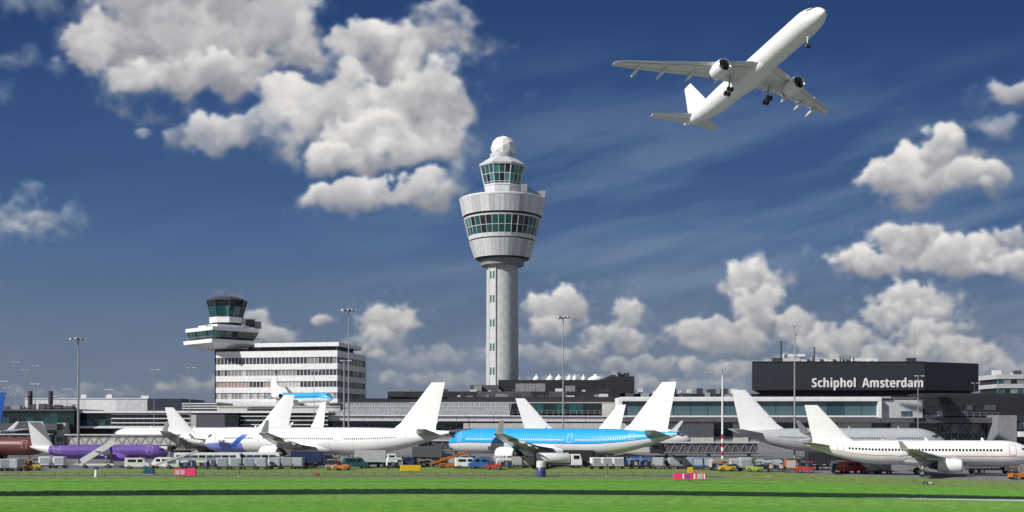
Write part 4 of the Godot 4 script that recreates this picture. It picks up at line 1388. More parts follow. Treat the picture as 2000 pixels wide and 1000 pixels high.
	for f in 8:
		var g := TAU * f / 8.0
		var g1 := TAU * (f + 1) / 8.0
		var a := c + Vector3(sin(g), 0, cos(g)) * 28.5 * u
		var b := c + Vector3(sin(g1), 0, cos(g1)) * 28.5 * u
		for q in [0.0, 0.5]:
			var m := a.lerp(b, q)
			add_bar(st, m + Vector3(0, y0 - 0.4, 0), m + Vector3(0, y1 + (0.5 if q == 0.0 else -0.3), 0), 0.06, 0.04, 4)
		for y in [0.35, 0.7, 0.98]:
			add_bar(st, a + Vector3(0, lerpf(y0, y1, y), 0), b + Vector3(0, lerpf(y0, y1, y), 0), 0.05, 0.05, 4)
	add_bar(st, c + Vector3(0, y0 - 0.5, 0), c + Vector3(0, y1 + 1.6, 0), 0.08, 0.04, 5)
	part("aerial_cage", finish(st), mats.steel, t)
	# machinery on the deck roof, right
	bx("roof_machine", t, Vector3(9.3, h.call(631), -2.0), Vector3(2.8, 2.6, 2.6), mats.steel_dark)
	bx("roof_machine", t, Vector3(12.0, h.call(634), -2.0), Vector3(2.0, 2.4, 2.0), mats.facade_grey)
	st = begin()
	for x in [7.6, 8.6, 10.2, 11.2]:
		add_bar(st, Vector3(x, h.call(638), -1.0), Vector3(x, h.call(622), -1.0), 0.07, 0.07, 4)
	add_bar(st, Vector3(7.2, h.call(622.5), -1.0), Vector3(11.8, h.call(622.5), -1.0), 0.1, 0.1, 4)
	part("hoist", finish(st), mats.steel_dark, t)
	st = begin()
	add_lathe(st, Vector3(-3.2, h.call(643), 5.5), Vector3(-0.3, 0.8, 0.5), [[0.4, 0.0], [0.55, 0.8], [0.8, 1.2]], 12)
	add_bar(st, Vector3(-3.2, h.call(643.5), 5.5), Vector3(-3.2, h.call(640), 5.5), 0.08, 0.08, 5)
	part("dish_aerial", finish(st), mats.steel, t)
# ------------------------------------------------------------------ terminals
var dice := RandomNumberGenerator.new()

func block(called: String, label: String, px: float, d: float, category := "building") -> Node3D:
	return thing(called, label, category, Vector3(at(px, 0, d).x, 0, -d))

# a grid of single panes with their bars, standing on the front at distance d
func glazing(t: Node3D, x0: float, y0: float, x1: float, y1: float, d: float, cols: int, rows: int, panes: Array, bar: Material, thin := 0.10) -> void:
	var a := at(x0, y0, d) - t.position
	var b := at(x1, y1, d) - t.position
	var w := (b.x - a.x) / cols
	var e := (a.y - b.y) / rows
	for i in cols:
		for j in rows:
			bx("window_pane", t, Vector3(a.x + (i + 0.5) * w, b.y + (j + 0.5) * e, a.z - 0.02), Vector3(w - thin * 1.2, e - thin * 1.2, 0.05), panes[dice.randi() % panes.size()])
	for i in cols + 1:
		bx("mullion", t, Vector3(a.x + i * w, (a.y + b.y) / 2, a.z + 0.02), Vector3(thin, a.y - b.y, 0.16), bar)
	for j in rows + 1:
		bx("transom", t, Vector3((a.x + b.x) / 2, b.y + j * e, a.z + 0.025), Vector3(b.x - a.x, thin, 0.19), bar)

func rail(t: Node3D, x0: float, x1: float, y: float, d: float, tall := 1.1, m: Material = null) -> void:
	var a := at(x0, y, d) - t.position
	var b := at(x1, y, d) - t.position
	var st := begin()
	var n := int((b.x - a.x) / 1.8)
	for i in n + 1:
		var p := a.lerp(b, float(i) / n)
		add_bar(st, p, p + Vector3(0, tall, 0), 0.04, 0.04, 4, false)
	for k in [0.5, 1.0]:
		add_bar(st, a + Vector3(0, tall * k, 0), b + Vector3(0, tall * k, 0), 0.035, 0.035, 4, false)
	part("railing", finish(st), m if m else mats.steel, t)

func roof_units(t: Node3D, x0: float, x1: float, y: float, d: float, n: int, palette: Array, tall := 1.6) -> void:
	for i in n:
		var px := lerpf(x0, x1, (i + dice.randf()) / n)
		var h := tall * dice.randf_range(0.4, 1.2)
		var p := at(px, y, d) - t.position
		bx("roof_unit", t, p + Vector3(0, h / 2, -2.0 - dice.randf() * 4.0), Vector3(dice.randf_range(0.8, 3.2), h, dice.randf_range(1.0, 2.5)), palette[dice.randi() % palette.size()])

func build_terminals() -> void:
	dice.seed = 404
	# --- far left: long pale shed with a navy end
	var t := block("cargo_shed", "long pale grey windowless shed with dark navy end behind the glass pier", 200, 430)
	for k in 8:
		pbox("wall_panel", t, 48 + k * 30.0, 779, 78 + k * 30.0 - 0.3, 900, 430, 30, [mats.panel_light, mats.panel_pale, mats.facade_white][dice.randi() % 3] if k != 5 else mats.facade_white)
	pbox("parapet", t, 47, 777.5, 289, 779.4, 429.8, 1, mats.panel_light)
	pbox("navy_wall", t, 288.5, 778.5, 355, 900, 428, 32, mats.navy_clad)
	roof_units(t, 60, 280, 779, 430, 6, [mats.panel_light, mats.steel_dark])
	for px in [59.0, 99.0]:
		var st := begin()
		add_lathe(st, at(px, 803, 425) - t.position, Vector3.UP, [[0, 0.9, 1], [7.6, 0.85, 1], [7.6, 0.6, 1], [7.0, 0.6, 1]], 14)
		part("flue", finish(st), mats.steel_dark, t)
	# --- left glass terminal, dark green
	t = block("glass_terminal", "dark green glass terminal building with thin floor bands behind the russet airliner", -60, 345)
	pbox("core", t, -420, 801, 144, 900, 345.6, 24, mats.charcoal)
	glazing(t, -420, 803, 144, 838, 345, 36, 3, [mats.glass_green, mats.glass_green, mats.glass_dark, mats.glass_teal], mats.steel_dark)
	pbox("roof_edge", t, -422, 799, 146, 802.5, 344.4, 25, mats.slate_soft)
	pbox("plinth", t, -420, 838, 112, 846, 344.2, 3, mats.facade_grey)
	pbox("canopy", t, -420, 827, 111, 840, 338, 8, mats.slate_soft)
	pbox("pillar", t, 111, 826, 128, 862, 342, 4, mats.facade_cream)
	for k in 12:
		pbox("column", t, -400 + k * 42.0, 840, -394 + k * 42.0, 884, 341, 1, mats.facade_cream)
	roof_units(t, 5, 140, 800, 348, 12, [mats.steel_dark, mats.slate, mats.steel])
	rail(t, 0, 140, 799, 346)
	# --- pier with white louvre bands
	t = block("glass_pier", "long low glass pier with three white louvre bands below the office block", 400, 350)
	pbox("core", t, 146, 806, 640, 872, 351, 16, mats.charcoal)
	glazing(t, 146, 807, 217, 834, 350, 6, 2, [mats.glass_green, mats.glass_dark, mats.glass_teal], mats.steel_dark)
	glazing(t, 217, 807, 372, 833, 350, 12, 3, [mats.glass_dark, mats.glass_green, mats.glass_green], mats.steel)
	glazing(t, 466, 811, 640, 838, 350, 14, 3, [mats.glass_dark, mats.glass_green], mats.steel)
	for y in [808.5, 816.5, 825.0]:
		for k in 6:
			pbox("louvre", t, 217 + k * 26.0, y, 242.4 + k * 26.0, y + 1.7, 349.0, 0.5, mats.facade_white)
		for k in 7:
			pbox("louvre", t, 466 + k * 25.0, y + 3.5, 490.4 + k * 25.0, y + 5.2, 349.0, 0.5, mats.facade_white)
	pbox("roof_slab", t, 145, 802.5, 642, 806.5, 348.5, 20, mats.facade_white)
	pbox("lower_fascia", t, 150, 832, 372, 836.5, 348.2, 3, mats.facade_white)
	for k in 9:
		pbox("wall_panel", t, 220 + k * 17.0, 836.8, 236.6 + k * 17.0, 872, 349.4, 1, mats.facade_cream if k % 3 else mats.slate_soft)
	pbox("annex_end", t, 373, 810, 383, 834, 346, 10, mats.facade_cream)
	pbox("annex", t, 383, 809.5, 439, 834, 346, 10, mats.slate_soft)
	pbox("annex_glass", t, 439.2, 810.5, 465, 834, 346.4, 9, mats.charcoal)
	glazing(t, 440, 811, 464, 833.5, 346, 2, 2, [mats.glass_dark], mats.steel_dark)
	pbox("base_band", t, 383, 834, 520, 841, 345, 6, mats.roof_grey)
	rail(t, 430, 640, 802, 349, 1.6)
	# --- low slab between the shed and the office, and the terrace with the jet
	t = block("terrace_building", "grey terrace building carrying the small sky-blue jet on its roof", 520, 352)
	pbox("deck", t, 424, 793, 664, 803.5, 357, 26, mats.facade_cream)
	pbox("deck_edge", t, 424, 792.6, 664, 794.2, 356.6, 0.5, mats.panel_grey)
	pbox("side_block", t, 355, 786, 425, 806, 360, 20, mats.slate_soft)
	for k in 3:
		pbox("louvre", t, 356, 787.5 + k * 4.6, 424, 789.3 + k * 4.6, 359.4, 0.5, mats.panel_pale)
	pbox("dark_gallery", t, 483, 798, 560, 803.4, 355.9, 1.0, mats.charcoal)
	rail(t, 427, 664, 792.6, 356.8, 1.1)
	pbox("backing_wall", t, 664, 778, 760, 803, 372, 12, mats.slate)
	# --- middle terminal: dark roofscape, pale sloping screen, long white fascia
	t = block("main_terminal", "long dark-roofed main terminal with pale fascia band behind the airliners", 1000, 360)
	pbox("roof_block", t, 757, 765.5, 1212, 790, 372, 34, mats.slate)
	for k in 13:
		pbox("roof_panel", t, 757 + k * 35.0, 764.6, 791.6 + k * 35.0, 775, 371.4, 0.5, [mats.slate, mats.slate_soft, mats.charcoal][dice.randi() % 3])
	pbox("plant_room", t, 973, 742, 1186, 766, 384, 20, mats.charcoal)
	pbox("plant_room", t, 918, 752, 974, 766, 380, 14, mats.slate_soft)
	pbox("plant_room", t, 1186, 735, 1239, 768, 378, 16, mats.charcoal)
	for k in 3:
		pbox("grey_panel", t, 1007 + k * 19.5, 749, 1026 + k * 19.5, 766, 377, 4, mats.facade_grey if k < 3 else mats.slate)
	pbox("grey_panel", t, 1105, 753.5, 1123, 766, 377, 4, mats.facade_grey)
	pbox("grey_panel", t, 926, 753, 941, 765, 377, 3, mats.facade_grey)
	pbox("roof_ledge", t, 874, 775, 1214, 785.5, 364, 12, mats.slate)
	pbox("soffit_line", t, 800, 785.5, 1214, 787.5, 362.5, 10, mats.facade_cream)
	# white conical cowls on the roof
	for c in [[1048, 7], [1075, 8], [1092, 8], [1112, 6], [1123, 6], [1140, 5], [1164, 16]]:
		var st := begin()
		var k: float = c[1] * 0.175
		add_lathe(st, at(c[0], 742.5, 388) - t.position, Vector3.UP, [[0, k, 1], [0.5, k, 1], [1.3, k * 0.55, 1], [1.35, k * 0.3, 1], [2.0, k * 0.3, 1], [2.0, 0, 1]], 10)
		part("roof_cowl", finish(st), mats.facade_white, t)
	roof_units(t, 790, 1200, 765.5, 374, 16, [mats.steel_dark, mats.slate, mats.panel_light, mats.facade_grey], 1.4)
	roof_units(t, 890, 1200, 775, 365, 14, [mats.panel_light, mats.facade_grey, mats.steel_dark], 0.9)
	roof_units(t, 1190, 1238, 735, 380, 4, [mats.charcoal, mats.steel_dark], 1.2)
	# sloping translucent screen
	var scr := Node3D.new()
	scr.name = "glazed_screen"
	t.add_child(scr)
	for i in 34:
		for j in 3:
			var a := at(648 + i * 10.2, 811 - j * 8.0, 356 + j * 1.1) - t.position
			var st := begin()
			st.set_smooth_group(-1)
			var w := 10.2 * 356.0 / 2200.0 - 0.10
			var up := Vector3(0.2, 8.0 * 356.0 / 2200.0 - 0.10, -1.1)
			quad(st, a, a + Vector3(w, 0, 0), a + Vector3(w, 0, 0) + up, a + up, Vector3(0, 0.3, 1))
			part("glass_pane", finish(st), [mats.blind_grey, mats.screen_glass, mats.screen_glass][dice.randi() % 3], scr)
	var fr := begin()
	for i in 35:
		var a := at(648 + i * 10.2, 811.5, 355.9) - t.position
		add_bar(fr, a, at(648 + i * 10.2, 787, 359.2) - t.position + Vector3(0.6, 0, 0), 0.07, 0.07, 4)
	for j in 4:
		add_bar(fr, at(648, 811 - j * 8.0, 355.9 + j * 1.1) - t.position, at(995, 811 - j * 8.0, 355.9 + j * 1.1) - t.position, 0.07, 0.07, 4)
	part("screen_frame", finish(fr), mats.panel_light, scr)
	pbox("core", t, 645, 788, 1210, 872, 362, 12, mats.charcoal)
	# terrace with dark glass and a railing
	glazing(t, 997, 789, 1176, 806, 361, 14, 1, [mats.glass_dark, mats.glass_green, mats.glass_dark, mats.glass_teal], mats.steel_dark)
	pbox("terrace_wall", t, 1176, 788, 1207, 812, 360.5, 1, mats.facade_cream)
	rail(t, 1000, 1206, 812, 354, 1.7)
	# long fascia: panels end to end
	for k in 33:
		var x := 640 + k * 36.0
		pbox("fascia_panel", t, x, 812.0 + k * 0.12, x + 35.5, 822.0 + k * 0.12, 352, 6, mats.panel_pale)
		pbox("fascia_top", t, x, 810.4 + k * 0.12, x + 35.5, 812.0 + k * 0.12, 351.4, 6, mats.facade_white)
	pbox("recess_wall", t, 640, 822, 1830, 827, 355.5, 4, mats.facade_cream)
	# lower storey: pale cladding with dark bays
	var bays := [[640, 905, 1], [905, 963, 0], [963, 1022, 0], [1022, 1082, 0], [1082, 1140, 0], [1140, 1208, 0], [1208, 1262, 0], [1262, 1320, 0], [1320, 1394, 0], [1394, 1432, 1], [1432, 1462, 0], [1462, 1636, 1], [1636, 1660, 0], [1660, 1702, 0], [1702, 1742, 1], [1742, 1776, 0], [1776, 1830, 1]]
	for b in bays:
		if b[2]:
			pbox("bay_back", t, b[0], 826, b[1], 884, 354.6, 2, mats.charcoal)
			glazing(t, b[0], 827, b[1], 852, 354, maxi(2, int((b[1] - b[0]) / 13.0)), 3, [mats.glass_dark, mats.glass_blue, mats.glass_dark, mats.glass_green], mats.steel)
		else:
			var n := maxi(1, int((b[1] - b[0]) / 9.0))
			for k in n:
				var w: float = (b[1] - b[0]) / float(n)
				pbox("cladding_panel", t, b[0] + k * w, 826.5, b[0] + (k + 1) * w - 0.3, 886, 352.1, 2, mats.facade_cream)
	pbox("ground_storey", t, 640, 853, 1830, 884, 352.6, 6, mats.facade_grey)
	# --- glass lounge in a white frame
	t = block("glass_lounge", "white framed glass lounge box on the terminal with blue-grey panes", 1465, 350)
	var y_of := func(px: float) -> float: return (px - 1208.0) * 0.0075
	pbox("frame_top", t, 1208, 776.5, 1722, 783.5, 347, 12, mats.facade_white)
	pbox("frame_post", t, 1208, 783.5, 1215, 813.5, 347, 11, mats.facade_white)
	pbox("frame_post", t, 1715, 783.5, 1722, 816, 347, 11, mats.facade_white)
	pbox("floor_edge", t, 1215, 811.5, 1715, 814.5, 347.2, 11, mats.facade_white)
	pbox("room", t, 1216, 783.6, 1714, 811.4, 351, 8, mats.slate)
	glazing(t, 1215, 784, 1715, 811.3, 348.2, 15, 1, [mats.glass_sky, mats.glass_sky, mats.glass_blue, mats.glass_sky], mats.steel_dark, 0.08)
	pbox("side_wing", t, 1722.2, 781, 1802, 816, 349, 10, mats.panel_grey)
	pbox("wing_window", t, 1760, 803, 1782, 813, 348.9, 0.2, mats.glass_blue)
	pbox("roof", t, 1214, 775.2, 1740, 776.6, 348, 14, mats.facade_white)
	rail(t, 1724, 1800, 816, 346.5, 1.4)
	roof_units(t, 1230, 1460, 776, 356, 10, [mats.charcoal, mats.facade_grey, mats.steel_dark], 1.5)
	# dark roof rising behind it
	t = block("rear_hall", "low dark hall behind the white framed glass lounge", 1350, 395)
	pbox("wall", t, 1212, 769, 1500, 800, 395, 20, mats.slate)
	roof_units(t, 1240, 1480, 769, 396, 12, [mats.charcoal, mats.panel_light, mats.steel_dark], 2.0)
	# --- dark block with the lettering
	build_sign_block()
	# --- right-hand dark terminal
	t = block("dark_terminal", "low dark terminal with balcony and cross-braced windows behind the narrow-body", 1900, 352)
	pbox("upper_wall", t, 1803, 775, 2300, 818, 356, 20, mats.charcoal)
	pbox("step", t, 1803, 768, 2300, 776, 366, 14, mats.slate)
	pbox("step_edge", t, 1722, 776.5, 1935, 778.2, 362, 2, mats.facade_grey)
	glazing(t, 1806, 790, 1945, 812, 355.8, 12, 2, [mats.glass_dark, mats.glass_dark, mats.slate_soft], mats.steel_dark)
	pbox("balcony", t, 1791, 815.5, 2300, 826, 350, 7, mats.slate_soft)
	rail(t, 1793, 1950, 815.5, 350, 1.6)
	for k in 4:
		pbox("balcony_unit", t, 1808 + k * 9.0, 810, 1814 + k * 9.0, 815.5, 352, 2, mats.facade_cream)
	pbox("lower_back", t, 1831, 826, 2300, 886, 355, 5, mats.slate)
	glazing(t, 1833, 828, 1948, 862, 354.2, 9, 2, [mats.glass_dark, mats.glass_blue, mats.facade_grey, mats.glass_dark], mats.steel)
	var br := begin()
	for k in 5:
		var a := at(1840 + k * 22.0, 862, 353.8) - t.position
		var b := at(1862 + k * 22.0, 828, 353.8) - t.position
		add_bar(br, a, b, 0.09, 0.09, 5)
		add_bar(br, Vector3(a.x, b.y, a.z), Vector3(b.x, a.y, b.z), 0.09, 0.09, 5)
	part("bracing", finish(br), mats.steel, t)
	pbox("grey_tower", t, 1949, 811, 1986, 880, 346, 8, mats.facade_grey)
	pbox("end_bay", t, 1987, 812, 2300, 880, 349, 6, mats.slate)
	glazing(t, 1988, 826, 2060, 862, 348.6, 5, 3, [mats.glass_dark, mats.glass_blue, mats.blind_grey], mats.steel)
	pbox("white_box", t, 1991, 843, 2012, 853, 345, 3, mats.facade_white)
	# --- far office on the right edge
	t = block("ribbon_window_office", "pale grey office with ribbon windows beyond the dark block", 2050, 470)
	for b in [[731, 740], [750, 758], [769, 776]]:
		for k in 5:
			pbox("band_panel", t, 1947 + k * 52.0, b[0], 1998.6 + k * 52.0, b[1], 470, 20, mats.panel_grey)
	pbox("core", t, 1949, 735, 2205, 880, 471, 18, mats.charcoal)
	for b in [[740, 750], [758, 769]]:
		glazing(t, 1948, b[0], 2206, b[1], 470.4, 20, 1, [mats.glass_dark, mats.glass_blue, mats.blind_grey], mats.steel)
	roof_units(t, 1955, 2030, 731, 472, 4, [mats.steel_dark, mats.panel_light])

func build_sign_block() -> void:
	var d := 385.0
	var u := d / 2200.0
	# the front faces the field; its right-hand face turns away at an obtuse corner
	var corner := at(1806, 0, d)
	corner.y = 0.0
	var t := thing("lettered_block", "large dark slate block with white lettering on its front", "building", corner)
	var h := func(py: float) -> float: return EYE + (830.0 - py) * u
	var W := 59.0
	var S := 25.5
	var y0: float = h.call(762.0)
	var y1: float = h.call(706.5)
	var veer := atan2(11.0, 23.0)
	var st := begin()
	st.set_smooth_group(-1)
	var plan := [Vector3(-W + 0.3, 0, -0.2), Vector3(-0.1, 0, -0.2), Vector3(22.8, 0, -11.2), Vector3(34, 0, -50), Vector3(-W + 14.0, 0, -50)]
	for lv in [[y0, y1], [0.0, y0 - 0.02]]:
		var mid := Vector3(-15, (lv[0] + lv[1]) / 2, -20)
		for i in 5:
			var k := 0.94 if lv[0] == 0.0 else 1.0
			var pa: Vector3 = (plan[i] - Vector3(-15, 0, -20)) * k + Vector3(-15, 0, -20)
			var pb: Vector3 = (plan[(i + 1) % 5] - Vector3(-15, 0, -20)) * k + Vector3(-15, 0, -20)
			quad(st, pa + Vector3(0, lv[0], 0), pb + Vector3(0, lv[0], 0), pb + Vector3(0, lv[1], 0), pa + Vector3(0, lv[1], 0), (pa + pb) / 2 + Vector3(0, mid.y, 0) - mid)
			tri(st, pa + Vector3(0, lv[1], 0), pb + Vector3(0, lv[1], 0), Vector3(-15, lv[1], -20), Vector3.UP)
			tri(st, pa + Vector3(0, lv[0], 0), pb + Vector3(0, lv[0], 0), Vector3(-15, lv[0], -20), Vector3.DOWN)
	part("body", finish(st), mats.charcoal, t)
	# cladding, panel by panel
	for i in 20:
		for j in 3:
			var e := (y1 - y0) / 3.0
			bx("cladding_panel", t, Vector3(-W + (i + 0.5) * W / 20.0, y0 + (j + 0.5) * e, -0.08), Vector3(W / 20.0 - 0.02, e - 0.02, 0.2), mats.slate)
	for i in 9:
		for j in 3:
			var e := (y1 - y0) / 3.0
			var o := Vector3(23, 0, -11).normalized() * ((i + 0.5) * S / 9.0)
			bx("cladding_panel", t, o + Vector3(0, y0 + (j + 0.5) * e, 0) + Vector3(-0.08, 0, -0.1), Vector3(S / 9.0 - 0.02, e - 0.02, 0.2), mats.slate, veer)
	bx("parapet_cap", t, Vector3(-W / 2, y1 + 0.06, 0.0), Vector3(W + 0.2, 0.14, 0.5), mats.steel_dark)
	bx("recess_frame", t, Vector3(-47.0, h.call(728), 0.05), Vector3(12.4, 0.10, 0.10), mats.slate_soft)
	bx("recess_frame", t, Vector3(-53.2, h.call(743), 0.05), Vector3(0.10, 5.2, 0.10), mats.slate_soft)
	bx("recess_frame", t, Vector3(-47.0, h.call(758), 0.05), Vector3(12.4, 0.10, 0.10), mats.slate_soft)
	# lettering, one mesh for each letter
	var font := SystemFont.new()
	font.font_names = PackedStringArray(["Droid Sans"])
	font.font_weight = 700
	var words := "Schiphol  Amsterdam"
	var size := 64
	var whole := font.get_string_size(words, HORIZONTAL_ALIGNMENT_LEFT, -1, size).x
	var long := 38.4
	var k := long / whole
	var board := Node3D.new()
	board.name = "lettering"
	t.add_child(board)
	board.position = Vector3(-W + 20.3, h.call(748.0), 0.16)
	for i in words.length():
		if words[i] == " ":
			continue
		var tm := TextMesh.new()
		tm.font = font
		tm.text = words[i]
		tm.font_size = size
		tm.pixel_size = k
		tm.depth = 0.25
		tm.horizontal_alignment = HORIZONTAL_ALIGNMENT_LEFT
		tm.vertical_alignment = VERTICAL_ALIGNMENT_CENTER
		var x := font.get_string_size(words.substr(0, i), HORIZONTAL_ALIGNMENT_LEFT, -1, size).x * k
		var o := part("letter", tm, mats.letter_white, board, Vector3(x, 0, 0))
		o.scale = Vector3(1.0, 1.12, 1.0)
	# roof plant
	bx("roof_duct", t, Vector3(-46.0, y1 + 0.9, -6.0), Vector3(9.0, 1.3, 2.0), mats.panel_pale)
	st = begin()
	add_lathe(st, Vector3(-46.8, y1 + 2.3, -7.0), Vector3.RIGHT, [[0, 0, 1], [0.01, 0.75, 1], [7.6, 0.75, 1], [8.0, 0.0, 1]], 14)
	part("roof_duct", finish(st), mats.panel_pale, t)
	for x in [-51.0, -49.8, -48.9, -2.4, -3.6, -4.8]:
		bx("roof_cage", t, Vector3(x, y1 + 0.8, -3.0), Vector3(0.9, 1.4, 1.2), mats.steel_dark)
	for k2 in 17:
		var x := -40.0 + k2 * 1.5
		bx("roof_unit", t, Vector3(x, y1 + 0.55, -4.0 - (k2 % 3)), Vector3(1.2, 0.7 + 0.4 * ((k2 * 7) % 3), 1.4), [mats.panel_light, mats.facade_white, mats.steel_dark][(k2 * 5) % 3])
	for k2 in 8:
		bx("white_unit", t, Vector3(-23.0 + k2 * 1.1, y1 + 0.75, -5.0), Vector3(1.0, 1.3, 2.0), mats.facade_white)
	for k2 in 5:
		var x := [-28.0, -27.0, -24.6, -23.4, -37.5]
		st = begin()
		add_lathe(st, Vector3(x[k2], y1, -3.0), Vector3.UP, [[0, 0.1, 1], [0.4, 0.32, 1], [1.6, 0.2, 1], [2.6, 0.0, 1]], 6)
		part("roof_spike", finish(st), mats.steel_dark, t)
	for f in [[-44.5, 7.4, 0.32], [-47.4 - 1.6, 0.0, 0.0], [-33.0, 5.4, 0.28]]:
		if f[1] > 0.0:
			st = begin()
			add_lathe(st, Vector3(f[0] - 3.4, y1, -5.0), Vector3.UP, [[0, f[2], 1], [f[1], f[2], 1], [f[1], f[2] * 0.6, 1]], 10)
			part("flue", finish(st), mats.steel_dark, t)
	st = begin()
	add_bar(st, Vector3(3.0 - 5.0, y1, -4.0), Vector3(-2.0, y1 + 13.0, -4.0), 0.14, 0.05, 6)
	add_bar(st, Vector3(-2.0, y1 + 4.0, -4.0), Vector3(-2.0, y1 + 4.01, -2.6), 0.04, 0.04, 4)
	part("radio_mast", finish(st), mats.steel, t)
	st = begin()
	add_bar(st, Vector3(-42.6, y1, -6.0), Vector3(-42.6, y1 + 9.6, -6.0), 0.09, 0.05, 6)
	add_lathe(st, Vector3(-42.6, y1 + 9.4, -6.0), Vector3.UP, [[0, 0, 1], [0.2, 0.5, 1], [0.7, 0.4, 1], [0.9, 0, 1]], 8)
	part("radio_mast", finish(st), mats.steel, t)
# ------------------------------------------------------------------ masts
func mast(called: String, label: String, px: float, top: float, d: float, r: float, head: String, group := "", stripes := 0.0) -> void:
	var t := thing(called, label, "light mast", Vector3(at(px, 0, d).x, 0, -d), 0.0, group)
	var h := at(px, top, d).y
	var st := begin()
	add_bar(st, Vector3.ZERO, Vector3(0, h, 0), r, r * 0.45, 10)
	part("pole", finish(st), mats.steel, t)
	bx("base_plate", t, Vector3(0, 0.12, 0), Vector3(r * 5, 0.24, r * 5), mats.concrete)
	if stripes > 0.0:
		for k in 7:
			st = begin()
			var y0 := stripes * k / 7.0
			var y1 := stripes * (k + 1) / 7.0
			add_bar(st, Vector3(0, y0 + 0.25, 0), Vector3(0, y1 + 0.245, 0), r * 1.25, r * 1.2, 12)
			part("stripe", finish(st), mats.red_paint if k % 2 == 0 else mats.white_paint, t)
		st = begin()
		add_bar(st, Vector3(0, stripes + 0.25, 0), Vector3(0, h * 0.93, 0), r * 1.15, r * 0.7, 12)
		part("white_sleeve", finish(st), mats.white_paint, t)
	if head == "ring":
		st = begin()
		add_lathe(st, Vector3(0, h - 0.15, 0), Vector3.UP, [[0, 0.2, 1], [0.05, 1.5, 1], [0.22, 1.55, 1], [0.3, 0.25, 1]], 14)
		part("head_ring", finish(st), mats.steel_dark, t)
		for k in 8:
			var g := TAU * k / 8.0
			var o := bx("floodlight", t, Vector3(sin(g) * 1.55, h - 0.02, cos(g) * 1.55), Vector3(0.62, 0.34, 0.5), mats.lamp_glass, g)
			o.name = "floodlight"
		st = begin()
		add_bar(st, Vector3(0, h, 0), Vector3(0, h + 1.4, 0), 0.05, 0.03, 5)
		part("lightning_rod", finish(st), mats.steel, t)
	elif head == "bar":
		bx("crossbar", t, Vector3(0, h, 0), Vector3(3.4, 0.16, 0.16), mats.steel_dark)
		for k in 6:
			bx("floodlight", t, Vector3(-1.5 + k * 0.6, h + 0.02, 0.22), Vector3(0.46, 0.36, 0.34), mats.lamp_glass)
	else:
		bx("arm", t, Vector3(0.5, h, 0), Vector3(1.6, 0.10, 0.12), mats.steel)
		bx("lantern", t, Vector3(1.25, h - 0.02, 0), Vector3(0.95, 0.20, 0.36), mats.lamp_glass)
		bx("lantern", t, Vector3(-0.55, h - 0.02, 0), Vector3(0.75, 0.20, 0.36), mats.lamp_glass)

func build_masts() -> void:
	mast("floodlight_mast", "tall floodlight mast standing beside the purple regional aircraft", 153, 662, 240, 0.30, "ring")
	mast("floodlight_mast", "tall ring-headed floodlight mast in front of the white office block's shaded side", 681, 606, 262, 0.22, "ring")
	mast("street_lamp", "shorter single-arm lamp beside the ring-headed mast at the office block", 672, 704, 262, 0.24, "arm")
	mast("floodlight_mast", "tall floodlight mast rising behind the sky-blue airliner's fuselage", 1100, 620, 262, 0.24, "ring")
	mast("floodlight_mast", "tall floodlight mast in front of the dark lettered block", 1552, 636, 268, 0.24, "bar")
	mast("striped_mast", "red and white striped lamp mast before the jet bridge", 1411, 720, 236, 0.20, "bar", "", 6.3)
	mast("street_lamp", "lamp post standing before the last letter of the lettered block", 1793, 734, 300, 0.16, "arm")
	mast("street_lamp", "slim lamp in front of the office block beside the jet's tail", 541, 731, 318, 0.13, "arm")
	mast("street_lamp", "slim lamp in front of the office block at the jet's nose", 613, 724, 322, 0.11, "arm")
	mast("street_lamp", "slim lamp by the dark roofs between office block and round tower", 848, 730, 345, 0.13, "arm")
	mast("street_lamp", "slim lamp rising behind the white framed glass lounge", 1381, 728, 380, 0.14, "arm")
	mast("street_lamp", "slim lamp beside the office block before the louvred low slab", 371, 718, 330, 0.13, "arm")
	mast("street_lamp", "slim lamp standing before the navy end of the shed", 301, 722, 330, 0.13, "arm")
	var far := [[7, 745, 420], [12, 757, 400], [30, 707, 440], [48, 722, 420], [68, 714, 430], [69, 750, 400], [131, 760, 420], [213, 761, 440], [24, 771, 400]]
	for f in far:
		mast("street_lamp", "distant slim lamp rising behind the dark green glass terminal", f[0], f[1], f[2], 0.15, "bar" if int(f[0]) % 2 else "arm", "distant lamps behind the glass terminal")
	mast("radio_pole", "thin pole standing in front of the shaded side of the lettered block", 1903, 748, 370, 0.07, "arm")

